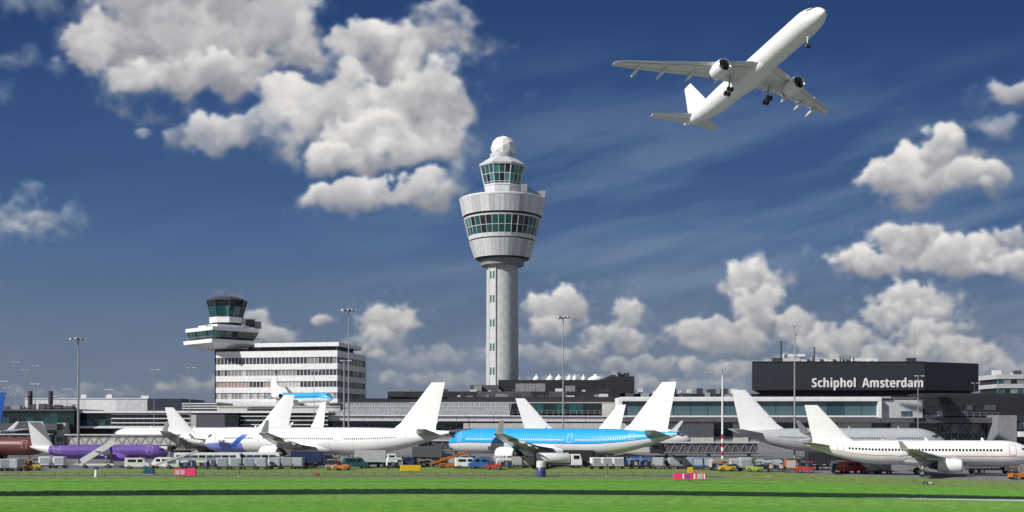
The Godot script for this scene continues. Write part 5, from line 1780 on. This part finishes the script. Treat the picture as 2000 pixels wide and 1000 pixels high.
# ------------------------------------------------------------------ jet bridges
func jet_bridge(label: String, x0: float, x1: float, y0: float, y1: float, d: float, dark: bool) -> void:
	var t := thing("jet_bridge", label, "jet bridge", Vector3(at((x0 + x1) / 2, 0, d).x, 0, -d))
	var a := at(x0, y0, d) - t.position
	var b := at(x1, y1, d) - t.position
	var st := begin()
	var n := int((b.x - a.x) / 2.3)
	for z in [0.0, -2.6]:
		var o := Vector3(0, 0, z)
		add_bar(st, Vector3(a.x, a.y, 0) + o, Vector3(b.x, a.y, 0) + o, 0.10, 0.10, 5)
		add_bar(st, Vector3(a.x, b.y, 0) + o, Vector3(b.x, b.y, 0) + o, 0.10, 0.10, 5)
		for i in n:
			var xa := lerpf(a.x, b.x, float(i) / n)
			var xb := lerpf(a.x, b.x, (i + 0.5) / n)
			var xc := lerpf(a.x, b.x, (i + 1.0) / n)
			add_bar(st, Vector3(xa, b.y, 0) + o, Vector3(xb, a.y, 0) + o, 0.07, 0.07, 4)
			add_bar(st, Vector3(xb, a.y, 0) + o, Vector3(xc, b.y, 0) + o, 0.07, 0.07, 4)
	part("truss", finish(st), mats.steel, t)
	bx("tunnel", t, Vector3((a.x + b.x) / 2, (a.y + b.y) / 2, -1.3), Vector3(b.x - a.x, (a.y - b.y) * 0.86, 2.2), mats.slate_soft if dark else mats.facade_cream)
	bx("roof", t, Vector3((a.x + b.x) / 2, a.y + 0.25, -1.3), Vector3(b.x - a.x + 0.6, 0.3, 3.2), mats.panel_pale)
	bx("floor", t, Vector3((a.x + b.x) / 2, b.y - 0.2, -1.3), Vector3(b.x - a.x + 0.6, 0.35, 3.0), mats.steel_dark)
	for k in [0.06, 0.5, 0.92]:
		bx("leg", t, Vector3(lerpf(a.x, b.x, k), b.y / 2 - 0.2, -1.3), Vector3(0.8, b.y - 0.4, 0.8), mats.facade_grey)
	bx("cab", t, Vector3(a.x - 1.4, (a.y + b.y) / 2, -1.3), Vector3(2.8, (a.y - b.y) * 1.15, 3.6), mats.slate)
	bx("cab_window", t, Vector3(a.x - 1.4, (a.y + b.y) / 2 + 0.3, 0.53), Vector3(1.8, 1.0, 0.06), mats.glass_dark)

# ------------------------------------------------------------------ ground vehicles
func road_wheels(t: Node3D, xs: Array, z: float, r: float) -> void:
	for x in xs:
		for s in [-1.0, 1.0]:
			wheel(t, Vector3(x, r, s * z), r, 0.28)

func shell(points: Array, depth: float) -> ArrayMesh:
	# a side outline pushed through to both sides, with its long edges eased
	var pl := PackedVector2Array()
	for p in points:
		pl.append(Vector2(p[0], p[1]))
	var idx := Geometry2D.triangulate_polygon(pl)
	var mid := Vector2.ZERO
	for p in pl:
		mid += p / pl.size()
	var st := begin()
	st.set_smooth_group(-1)
	var e := 0.08
	for s in [-1.0, 1.0]:
		for i in range(0, idx.size(), 3):
			var v := []
			for k in 3:
				var q := pl[idx[i + k]]
				q += (mid - q).limit_length(e)
				v.append(Vector3(q.x, q.y, s * depth / 2))
			tri(st, v[0], v[1], v[2], Vector3(0, 0, s))
	for i in pl.size():
		var a := pl[i]
		var b := pl[(i + 1) % pl.size()]
		var out := Vector3((a + b).x / 2 - mid.x, (a + b).y / 2 - mid.y, 0)
		var ia := a + (mid - a).limit_length(e)
		var ib := b + (mid - b).limit_length(e)
		var h := depth / 2 - e
		quad(st, Vector3(a.x, a.y, -h), Vector3(b.x, b.y, -h), Vector3(b.x, b.y, h), Vector3(a.x, a.y, h), out)
		for s in [-1.0, 1.0]:
			quad(st, Vector3(a.x, a.y, s * h), Vector3(b.x, b.y, s * h), Vector3(ib.x, ib.y, s * depth / 2), Vector3(ia.x, ia.y, s * depth / 2), out.normalized() + Vector3(0, 0, s))
	return finish(st)

func place(px: float, d: float) -> Vector3:
	return Vector3(at(px, 0, d).x, 0, -d)

func baggage_container(px: float, d: float, body: String, colour: String, label_extra := "") -> void:
	var t := thing("baggage_container", "%s slant-sided baggage container%s" % [colour, label_extra], "container", place(px, d), dice.randf_range(-0.25, 0.25), colour + " baggage containers" + label_extra)
	part("container", shell([[-0.75, 0.62], [0.9, 0.62], [0.9, 2.25], [-1.25, 2.25], [-1.25, 1.2]], 1.5), mats[body], t)
	bx("curtain", t, Vector3(-0.1, 1.5, 0.77), Vector3(1.6, 1.2, 0.04), mats.canvas_grey)
	bx("dolly", t, Vector3(-0.1, 0.48, 0), Vector3(2.9, 0.18, 1.7), mats.steel_dark)
	road_wheels(t, [-1.0, 0.8], 0.62, 0.22)
	bx("tow_bar", t, Vector3(1.9, 0.4, 0), Vector3(1.2, 0.08, 0.08), mats.steel_dark)

func baggage_cart(px: float, d: float, cover: String, colour: String, where: String) -> void:
	var t := thing("baggage_cart", "%s canvas-topped baggage cart %s" % [colour, where], "cart", place(px, d), dice.randf_range(-0.3, 0.3), "%s baggage carts %s" % [colour, where])
	bx("bed", t, Vector3(0, 0.62, 0), Vector3(3.0, 0.16, 1.6), mats.steel_dark)
	part("canopy", shell([[-1.5, 1.7], [-1.3, 2.15], [1.3, 2.15], [1.5, 1.7]], 1.66), mats[cover], t)
	bx("end_panel", t, Vector3(-1.47, 1.2, 0), Vector3(0.06, 1.1, 1.6), mats[cover])
	bx("end_panel", t, Vector3(1.47, 1.2, 0), Vector3(0.06, 1.1, 1.6), mats[cover])
	for k in 4:
		bx("suitcase", t, Vector3(-1.05 + k * 0.7, 0.98 + 0.06 * (k % 2), 0.25), Vector3(0.6, 0.55 + 0.12 * (k % 2), 0.9), [mats.navy_paint, mats.canvas_tan, mats.charcoal, mats.canvas_blue][(k + int(px)) % 4])
	road_wheels(t, [-1.1, 1.1], 0.65, 0.28)

func tug(px: float, d: float, body: String, colour: String, where: String) -> void:
	var t := thing("tow_tractor", "%s baggage tow tractor %s" % [colour, where], "tractor", place(px, d), dice.randf_range(-0.4, 0.4) + (PI if dice.randf() < 0.5 else 0.0))
	part("body", shell([[-1.5, 0.35], [1.55, 0.35], [1.6, 1.0], [0.3, 1.12], [0.1, 0.95], [-1.5, 0.95]], 1.4), mats[body], t)
	bx("canopy", t, Vector3(-0.55, 1.95, 0), Vector3(1.3, 0.1, 1.35), mats[body])
	for x in [-1.1, 0.05]:
		for s in [-0.6, 0.6]:
			bx("post", t, Vector3(x, 1.45, s), Vector3(0.07, 0.95, 0.07), mats.steel_dark)
	bx("seat", t, Vector3(-0.6, 1.1, 0), Vector3(0.5, 0.4, 1.0), mats.charcoal)
	road_wheels(t, [-0.95, 0.98], 0.62, 0.38)

func van(px: float, d: float, body: String, colour: String, where: String, turn := 0.0) -> void:
	var t := thing("service_van", "%s airport service van %s" % [colour, where], "van", place(px, d), turn)
	part("body", shell([[-2.4, 0.45], [2.35, 0.45], [2.4, 1.05], [1.75, 1.25], [1.1, 2.1], [-2.3, 2.15]], 1.9), mats[body], t)
	for s in [-1.0, 1.0]:
		bx("side_window", t, Vector3(0.55, 1.6, s * 0.955), Vector3(0.9, 0.55, 0.03), mats.glass_dark)
		bx("side_window", t, Vector3(-1.0, 1.6, s * 0.955), Vector3(1.5, 0.5, 0.03), mats.glass_dark)
		bx("headlight", t, Vector3(2.39, 0.85, s * 0.7), Vector3(0.06, 0.2, 0.3), mats.lamp_glass)
	var w := bx("windscreen", t, Vector3(1.46, 1.68, 0), Vector3(0.05, 0.85, 1.6), mats.glass_dark)
	w.rotation.z = 0.65
	road_wheels(t, [-1.55, 1.5], 0.85, 0.36)
	bx("beacon", t, Vector3(0.5, 2.22, 0), Vector3(0.5, 0.14, 0.9), mats.orange_paint)

func truck(px: float, d: float, body: String, cab: String, label: String, lift := 0.0, turn := 0.0) -> void:
	var t := thing("service_truck", label, "truck", place(px, d), turn)
	bx("chassis", t, Vector3(0, 0.8, 0), Vector3(8.4, 0.3, 1.2), mats.steel_dark)
	part("cargo_box", shell([[-4.2, 1.15 + lift], [1.9, 1.15 + lift], [1.9, 3.4 + lift], [-4.2, 3.4 + lift]], 2.45), mats[body], t)
	if lift > 0.0:
		var st := begin()
		for s in [-0.8, 0.8]:
			add_bar(st, Vector3(-3.4, 1.0, s), Vector3(1.2, 1.1 + lift, s), 0.09, 0.09, 5)
			add_bar(st, Vector3(1.2, 1.0, s), Vector3(-3.4, 1.1 + lift, s), 0.09, 0.09, 5)
		part("scissor_lift", finish(st), mats.steel, t)
	part("cab", shell([[2.1, 0.6], [4.2, 0.6], [4.25, 1.5], [3.85, 2.75], [2.1, 2.75]], 2.3), mats[cab], t)
	bx("windscreen", t, Vector3(4.08, 2.1, 0), Vector3(0.06, 0.85, 2.0), mats.glass_dark).rotation.z = 0.3
	for s in [-1.0, 1.0]:
		bx("side_window", t, Vector3(3.1, 2.15, s * 1.155), Vector3(1.1, 0.7, 0.03), mats.glass_dark)
	road_wheels(t, [-2.9, -1.8, 3.0], 0.98, 0.48)

func tanker(px: float, d: float, label: String, body: String, turn := 0.0) -> void:
	var t := thing("fuel_tanker", label, "truck", place(px, d), turn)
	bx("chassis", t, Vector3(0, 0.8, 0), Vector3(9.0, 0.3, 1.2), mats.steel_dark)
	var st := begin()
	add_lathe(st, Vector3(-4.5, 1.95, 0), Vector3.RIGHT, [[0, 0, 1], [0.02, 0.9], [0.25, 1.08], [6.3, 1.08], [6.5, 0.9], [6.52, 0, 1]], 20)
	part("tank", finish(st), mats[body], t)
	part("cab", shell([[2.3, 0.6], [4.4, 0.6], [4.45, 1.5], [4.05, 2.75], [2.3, 2.75]], 2.3), mats.white_paint, t)
	bx("windscreen", t, Vector3(4.28, 2.1, 0), Vector3(0.06, 0.85, 2.0), mats.glass_dark).rotation.z = 0.3
	for s in [-1.0, 1.0]:
		bx("side_window", t, Vector3(3.3, 2.15, s * 1.155), Vector3(1.1, 0.7, 0.03), mats.glass_dark)
	road_wheels(t, [-3.2, -2.1, 3.2], 0.98, 0.48)

func apron_bus(px: float, d: float, label: String, turn := 0.0) -> void:
	var t := thing("apron_bus", label, "bus", place(px, d), turn)
	part("body", shell([[-6.6, 0.4], [6.5, 0.4], [6.7, 1.4], [6.4, 2.95], [-6.5, 2.95], [-6.65, 1.4]], 2.9), mats.white_paint, t)
	for k in 8:
		for s in [-1.0, 1.0]:
			bx("side_window", t, Vector3(-5.5 + k * 1.5, 2.05, s * 1.455), Vector3(1.3, 0.85, 0.03), mats.glass_blue if k % 3 else mats.glass_dark)
	for s in [-1.0, 1.0]:
		for x in [-3.2, 1.3]:
			bx("door", t, Vector3(x, 1.35, s * 1.462), Vector3(1.2, 1.8, 0.03), mats.cabin_glass)
	bx("windscreen", t, Vector3(6.58, 2.0, 0), Vector3(0.06, 1.2, 2.5), mats.glass_dark).rotation.z = 0.18
	bx("skirt_stripe", t, Vector3(0, 0.62, 1.46), Vector3(12.4, 0.14, 0.03), mats.indigo_paint)
	road_wheels(t, [-4.4, 4.2], 1.3, 0.5)

func belt_loader(px: float, d: float, body: String, label: String, turn := 0.0) -> void:
	var t := thing("belt_loader", label, "loader", place(px, d), turn)
	part("chassis", shell([[-2.2, 0.4], [2.2, 0.4], [2.2, 1.0], [-2.2, 1.0]], 1.8), mats[body], t)
	var st := begin()
	add_box(st, Vector3(0, 2.0, 0.1), Vector3(8.2, 0.28, 1.0), Basis(Vector3.BACK, 0.32))
	part("belt", finish(st), mats.charcoal, t)
	st = begin()
	for s in [-0.45, 0.65]:
		add_box(st, Vector3(0, 2.12, s), Vector3(8.3, 0.34, 0.1), Basis(Vector3.BACK, 0.32))
	part("side_rail", finish(st), mats[body], t)
	bx("cab", t, Vector3(-1.2, 1.5, -0.55), Vector3(1.1, 1.1, 0.7), mats[body])
	road_wheels(t, [-1.4, 1.4], 0.8, 0.42)

func stair_truck(px: float, d: float, label: String, turn := 0.0) -> void:
	var t := thing("passenger_stairs", label, "stairs", place(px, d), turn)
	bx("chassis", t, Vector3(0, 0.7, 0), Vector3(6.4, 0.4, 1.9), mats.white_paint)
	for k in 16:
		bx("step", t, Vector3(-2.6 + k * 0.36, 1.0 + k * 0.23, 0), Vector3(0.38, 0.06, 1.5), mats.steel)
	var st := begin()
	for s in [-0.82, 0.82]:
		add_box(st, Vector3(0.15, 3.25, s), Vector3(7.2, 1.1, 0.07), Basis(Vector3.BACK, 0.565))
	part("side_panel", finish(st), mats.white_paint, t)
	bx("landing", t, Vector3(3.6, 4.6, 0), Vector3(1.5, 0.12, 1.7), mats.steel)
	bx("support", t, Vector3(2.6, 2.6, 0), Vector3(0.3, 3.8, 1.2), mats.steel_dark)
	road_wheels(t, [-2.2, 2.2], 0.9, 0.42)

func airfield_sign(px: float, d: float, wide: float, tall: float, body: String, label: String, cells: Array) -> void:
	var t := thing("airfield_sign", label, "sign", place(px, d))
	part("cabinet", shell([[-wide / 2, 0.22], [wide / 2, 0.22], [wide / 2, 0.22 + tall], [-wide / 2, 0.22 + tall]], 0.4), mats[body], t)
	for c in cells:
		bx("face_panel", t, Vector3(wide * c[0], 0.22 + tall * 0.48, 0.21), Vector3(wide * c[1], tall * c[2], 0.03), mats[c[3]])
	for k in [-0.4, 0.0, 0.4]:
		bx("leg", t, Vector3(wide * k, 0.12, 0), Vector3(0.08, 0.24, 0.08), mats.steel_dark)

func build_apron() -> void:
	dice.seed = 77
	jet_bridge("jet bridge with open lattice sides behind the striped mast", 1292, 1480, 866, 884, 300, true)
	jet_bridge("pale lattice walkway bridge behind the purple aircraft", 128, 345, 851, 869, 300, false)
	jet_bridge("dark lattice jet bridge under the glass terminal", -260, 95, 850, 866, 320, true)
	jet_bridge("dark jet bridge between the white and the sky-blue airliner", 838, 895, 862, 880, 286, true)
	apron_bus(408, 226, "white apron bus parked under the indigo-chinned nose of the long airliner", 0.05)
	apron_bus(486, 228, "white apron bus beside the grey engine pod of the white airliner", 0.02)
	stair_truck(190, 222, "white passenger stairs beside the purple aircraft", 0.2)
	belt_loader(345, 219, "white_paint", "white belt loader beside the apron buses", 0.3)
	# containers and carts along the edge of the stands
	for px in [-30, 2, 14, 30]:
		baggage_container(px, 208, "panel_grey", "grey", " beside the orange and yellow tractors")
	for px in [90, 118]:
		baggage_container(px, 222, "canvas_white", "white", " by the purple aircraft's tail")
	tug(48, 212, "orange_paint", "orange", "by the grey containers")
	tug(64, 210, "yellow_paint", "yellow", "by the grey containers")
	van(270, 218, "pale_paint", "pale grey", "under the purple fuselage", 0.1)
	van(318, 221, "white_paint", "white", "by the purple aircraft's nose", 3.0)
	for px in [366, 392, 418]:
		baggage_cart(px, 217, "canvas_grey", "grey", "in front of the apron buses")
	for px in [436, 462, 488, 512]:
		baggage_container(px, 215, "canvas_ice", "ice-blue", " in front of the apron buses")
	for px in [540, 562, 584]:
		baggage_container(px, 217, "canvas_grey", "light grey", " under the white airliner's wing")
	truck(612, 221, "navy_paint", "navy_paint", "navy blue box truck under the white airliner's wing")
	tug(652, 213, "canvas_tan", "tan", "under the white airliner")
	tug(668, 211, "orange_paint", "orange", "under the white airliner")
	van(694, 220, "teal_paint", "dark teal", "under the white airliner", 0.3)
	truck(735, 224, "panel_grey", "white_paint", "grey box truck with white cab under the white airliner's tail", 0.0, 0.1)
	baggage_cart(770, 219, "canvas_white", "white", "behind the yellow sign")
	van(790, 226, "navy_paint", "navy", "behind the yellow sign", 2.9)
	truck(846, 229, "slate_soft", "navy_paint", "dark high-lift truck between the two wide-bodies", 0.8, 0.0)
	belt_loader(878, 222, "orange_paint", "orange belt loader between the two wide-bodies", 0.2)
	van(912, 220, "white_paint", "white", "by the sky-blue airliner's nose", 0.1)
	van(938, 219, "blue_paint", "blue", "by the sky-blue airliner's nose", 3.2)
	tug(964, 214, "red_paint", "red", "under the sky-blue airliner's engine")
	baggage_cart(985, 217, "canvas_white", "white", "under the sky-blue airliner's engine")
	for px in [1012, 1034]:
		baggage_container(px, 222, "canvas_tan", "tan", " under the sky-blue airliner's wing")
	tanker(1092, 222, "pale grey fuel tanker under the sky-blue airliner's wing", "pale_paint", 0.1)
	truck(1140, 228, "charcoal", "charcoal", "black box truck under the sky-blue airliner", 0.0, 0.0)
	for px in [1166, 1186, 1208]:
		baggage_container(px, 217, "canvas_white", "white", " under the sky-blue airliner's rear")
	for px in [1244, 1262]:
		baggage_cart(px, 219, "canvas_blue", "blue", "under the sky-blue airliner's tail")
	for px in [1288, 1318, 1344]:
		baggage_container(px, 217, "canvas_grey", "light grey", " before the lattice jet bridge")
	for px in [1364, 1384]:
		baggage_container(px, 214, "canvas_blue", "pale blue", " before the lattice jet bridge")
	baggage_cart(1402, 210, "canvas_tan", "tan", "at the foot of the striped mast")
	tug(1420, 206, "yellow_paint", "yellow", "at the foot of the striped mast")
	for px in [1438, 1456]:
		baggage_container(px, 208, "panel_grey", "grey", " behind the grey airliner's tail")
	tug(1474, 203, "hivis", "lime yellow", "by the grey airliner's tail")
	for px in [1494, 1514]:
		baggage_cart(px, 204, "canvas_grey", "grey", "by the grey airliner's tail")
	baggage_container(1546, 202, "orange_paint", "orange", " under the grey airliner")
	tug(1574, 200, "red_paint", "red", "under the grey airliner")
	van(1664, 198, "red_paint", "red", "under the narrow-body's tail", 0.4)
	baggage_cart(1640, 199, "canvas_white", "white", "under the narrow-body's tail")
	truck(1618, 212, "charcoal", "charcoal", "black box truck behind the narrow-body's tail", 0.0, 0.0)
	for px in [1704, 1728]:
		baggage_container(px, 196, "panel_grey", "grey", " under the narrow-body's wing")
	truck(1934, 196, "slate_soft", "slate_soft", "grey box truck behind the narrow-body's nose", 0.0, 0.0)
	tug(1990, 176, "orange_paint", "orange", "before the narrow-body's nose")
	# second row, filling the gaps between the vehicles in front
	var x := 396.0
	while x < 1720.0:
		if x < 1335.0 or x > 1430.0:
			var under := "under the white airliner" if x < 880.0 else ("under the sky-blue airliner" if x < 1335.0 else "by the narrow-body's tail")
			var dd := dice.randf_range(226.0, 231.0) if x < 1335.0 else dice.randf_range(212.0, 218.0)
			match dice.randi() % 4:
				0:
					baggage_cart(x, dd, "charcoal", "black", "in the second row " + under)
				1:
					baggage_container(x, dd, "slate_soft", "dark grey", " in the second row " + under)
				2:
					baggage_cart(x, dd, "navy_paint", "navy", "in the second row " + under)
				3:
					baggage_container(x, dd, "panel_grey", "grey", " in the second row " + under)
		x += dice.randf_range(26.0, 36.0)
	# signs and small fixtures in the grass
	airfield_sign(362, 184, 3.6, 1.15, "pink_paint", "bright pink-red airfield sign with two cream faces", [[-0.34, 0.20, 0.62, "facade_cream"], [-0.10, 0.17, 0.62, "facade_cream"]])
	airfield_sign(802, 203, 3.8, 1.05, "yellow_paint", "plain yellow airfield sign before the white airliner's tail", [])
	airfield_sign(1347, 171, 5.0, 1.0, "pink_paint", "long pink-red airfield sign with white and purple bars", [[-0.2, 0.04, 0.8, "white_paint"], [-0.07, 0.12, 0.7, "purple_paint"], [0.14, 0.05, 0.8, "white_paint"], [0.3, 0.16, 0.8, "panel_grey"], [0.44, 0.04, 0.8, "white_paint"]])
	airfield_sign(1812, 159, 1.6, 0.32, "slate_soft", "low dark marker box with a pale face in the grass", [[0.2, 0.35, 0.7, "panel_light"]])
	airfield_sign(620, 186, 0.7, 0.34, "red_paint", "small low red marker box in the grass", [])
	airfield_sign(1348, 186, 0.9, 1.3, "yellow_paint", "yellow equipment cabinet behind the long pink-red sign", [])
	var t := thing("hooded_box", "dark teal rounded equipment hood in the grass", "box", place(291, 193))
	part("hood", shell([[-0.9, 0.0], [0.9, 0.0], [0.9, 0.75], [0.5, 1.15], [-0.4, 1.15], [-0.9, 0.6]], 1.2), mats.teal_paint, t)
	bx("plinth", t, Vector3(0, 0.05, 0), Vector3(2.2, 0.1, 1.5), mats.concrete)
	t = thing("marker_post", "white tapered marker post with dark cap in the grass", "post", place(188, 184))
	var st := begin()
	add_lathe(st, Vector3.ZERO, Vector3.UP, [[0, 0.36, 1], [1.25, 0.20, 1], [1.25, 0, 1]], 8)
	part("post", finish(st), mats.white_paint, t)
	bx("cap", t, Vector3(0, 1.42, 0), Vector3(0.55, 0.34, 0.4), mats.navy_paint)
	t = thing("barrel_post", "dark violet-blue barrel with pale top standing in the grass", "barrel", place(1057, 184))
	st = begin()
	add_lathe(st, Vector3.ZERO, Vector3.UP, [[0, 0.72, 1], [0.06, 0.76], [1.55, 0.76], [1.6, 0.72, 1], [1.6, 0, 1]], 18)
	part("barrel", finish(st), mats.barrel_blue, t)
	st = begin()
	add_lathe(st, Vector3(0, 1.6, 0), Vector3.UP, [[0, 0.78, 1], [0.95, 0.78, 1], [1.05, 0.6, 1], [1.05, 0, 1]], 18)
	part("lid", finish(st), mats.pale_paint, t)
	for px in [1186, 468, 1500]:
		t = thing("edge_light", "thin black edge light pole in the grass before the stands", "light", place(px, 186), 0.0, "edge light poles")
		st = begin()
		add_bar(st, Vector3.ZERO, Vector3(0, 1.9, 0), 0.05, 0.04, 6)
		part("pole", finish(st), mats.charcoal, t)
		bx("lamp", t, Vector3(0, 1.95, 0), Vector3(0.34, 0.22, 0.34), mats.steel_dark)
		bx("foot", t, Vector3(0, 0.05, 0), Vector3(0.6, 0.1, 0.6), mats.concrete)
	# low wire fence along the service road
	t = thing("wire_fence", "low wire fence on thin posts along the service road", "fence", place(600, 186))
	for k in 60:
		var p := at(-60 + k * 24.0, 0, 186) - at(600, 0, 186)
		bx("post", t, Vector3(p.x, 0.35, 0), Vector3(0.06, 0.7, 0.06), mats.steel_dark)
	st = begin()
	for y in [0.3, 0.62]:
		add_bar(st, Vector3(at(-60, 0, 186).x - at(600, 0, 186).x, y, 0), Vector3(at(1356, 0, 186).x - at(600, 0, 186).x, y, 0), 0.015, 0.015, 4)
	part("wire", finish(st), mats.steel_dark, t)

func build_all() -> void:
	build_ground()
	build_control_tower()
	build_office()
	build_old_tower()
	build_terminals()
	build_masts()
	build_fleet()
	build_apron()
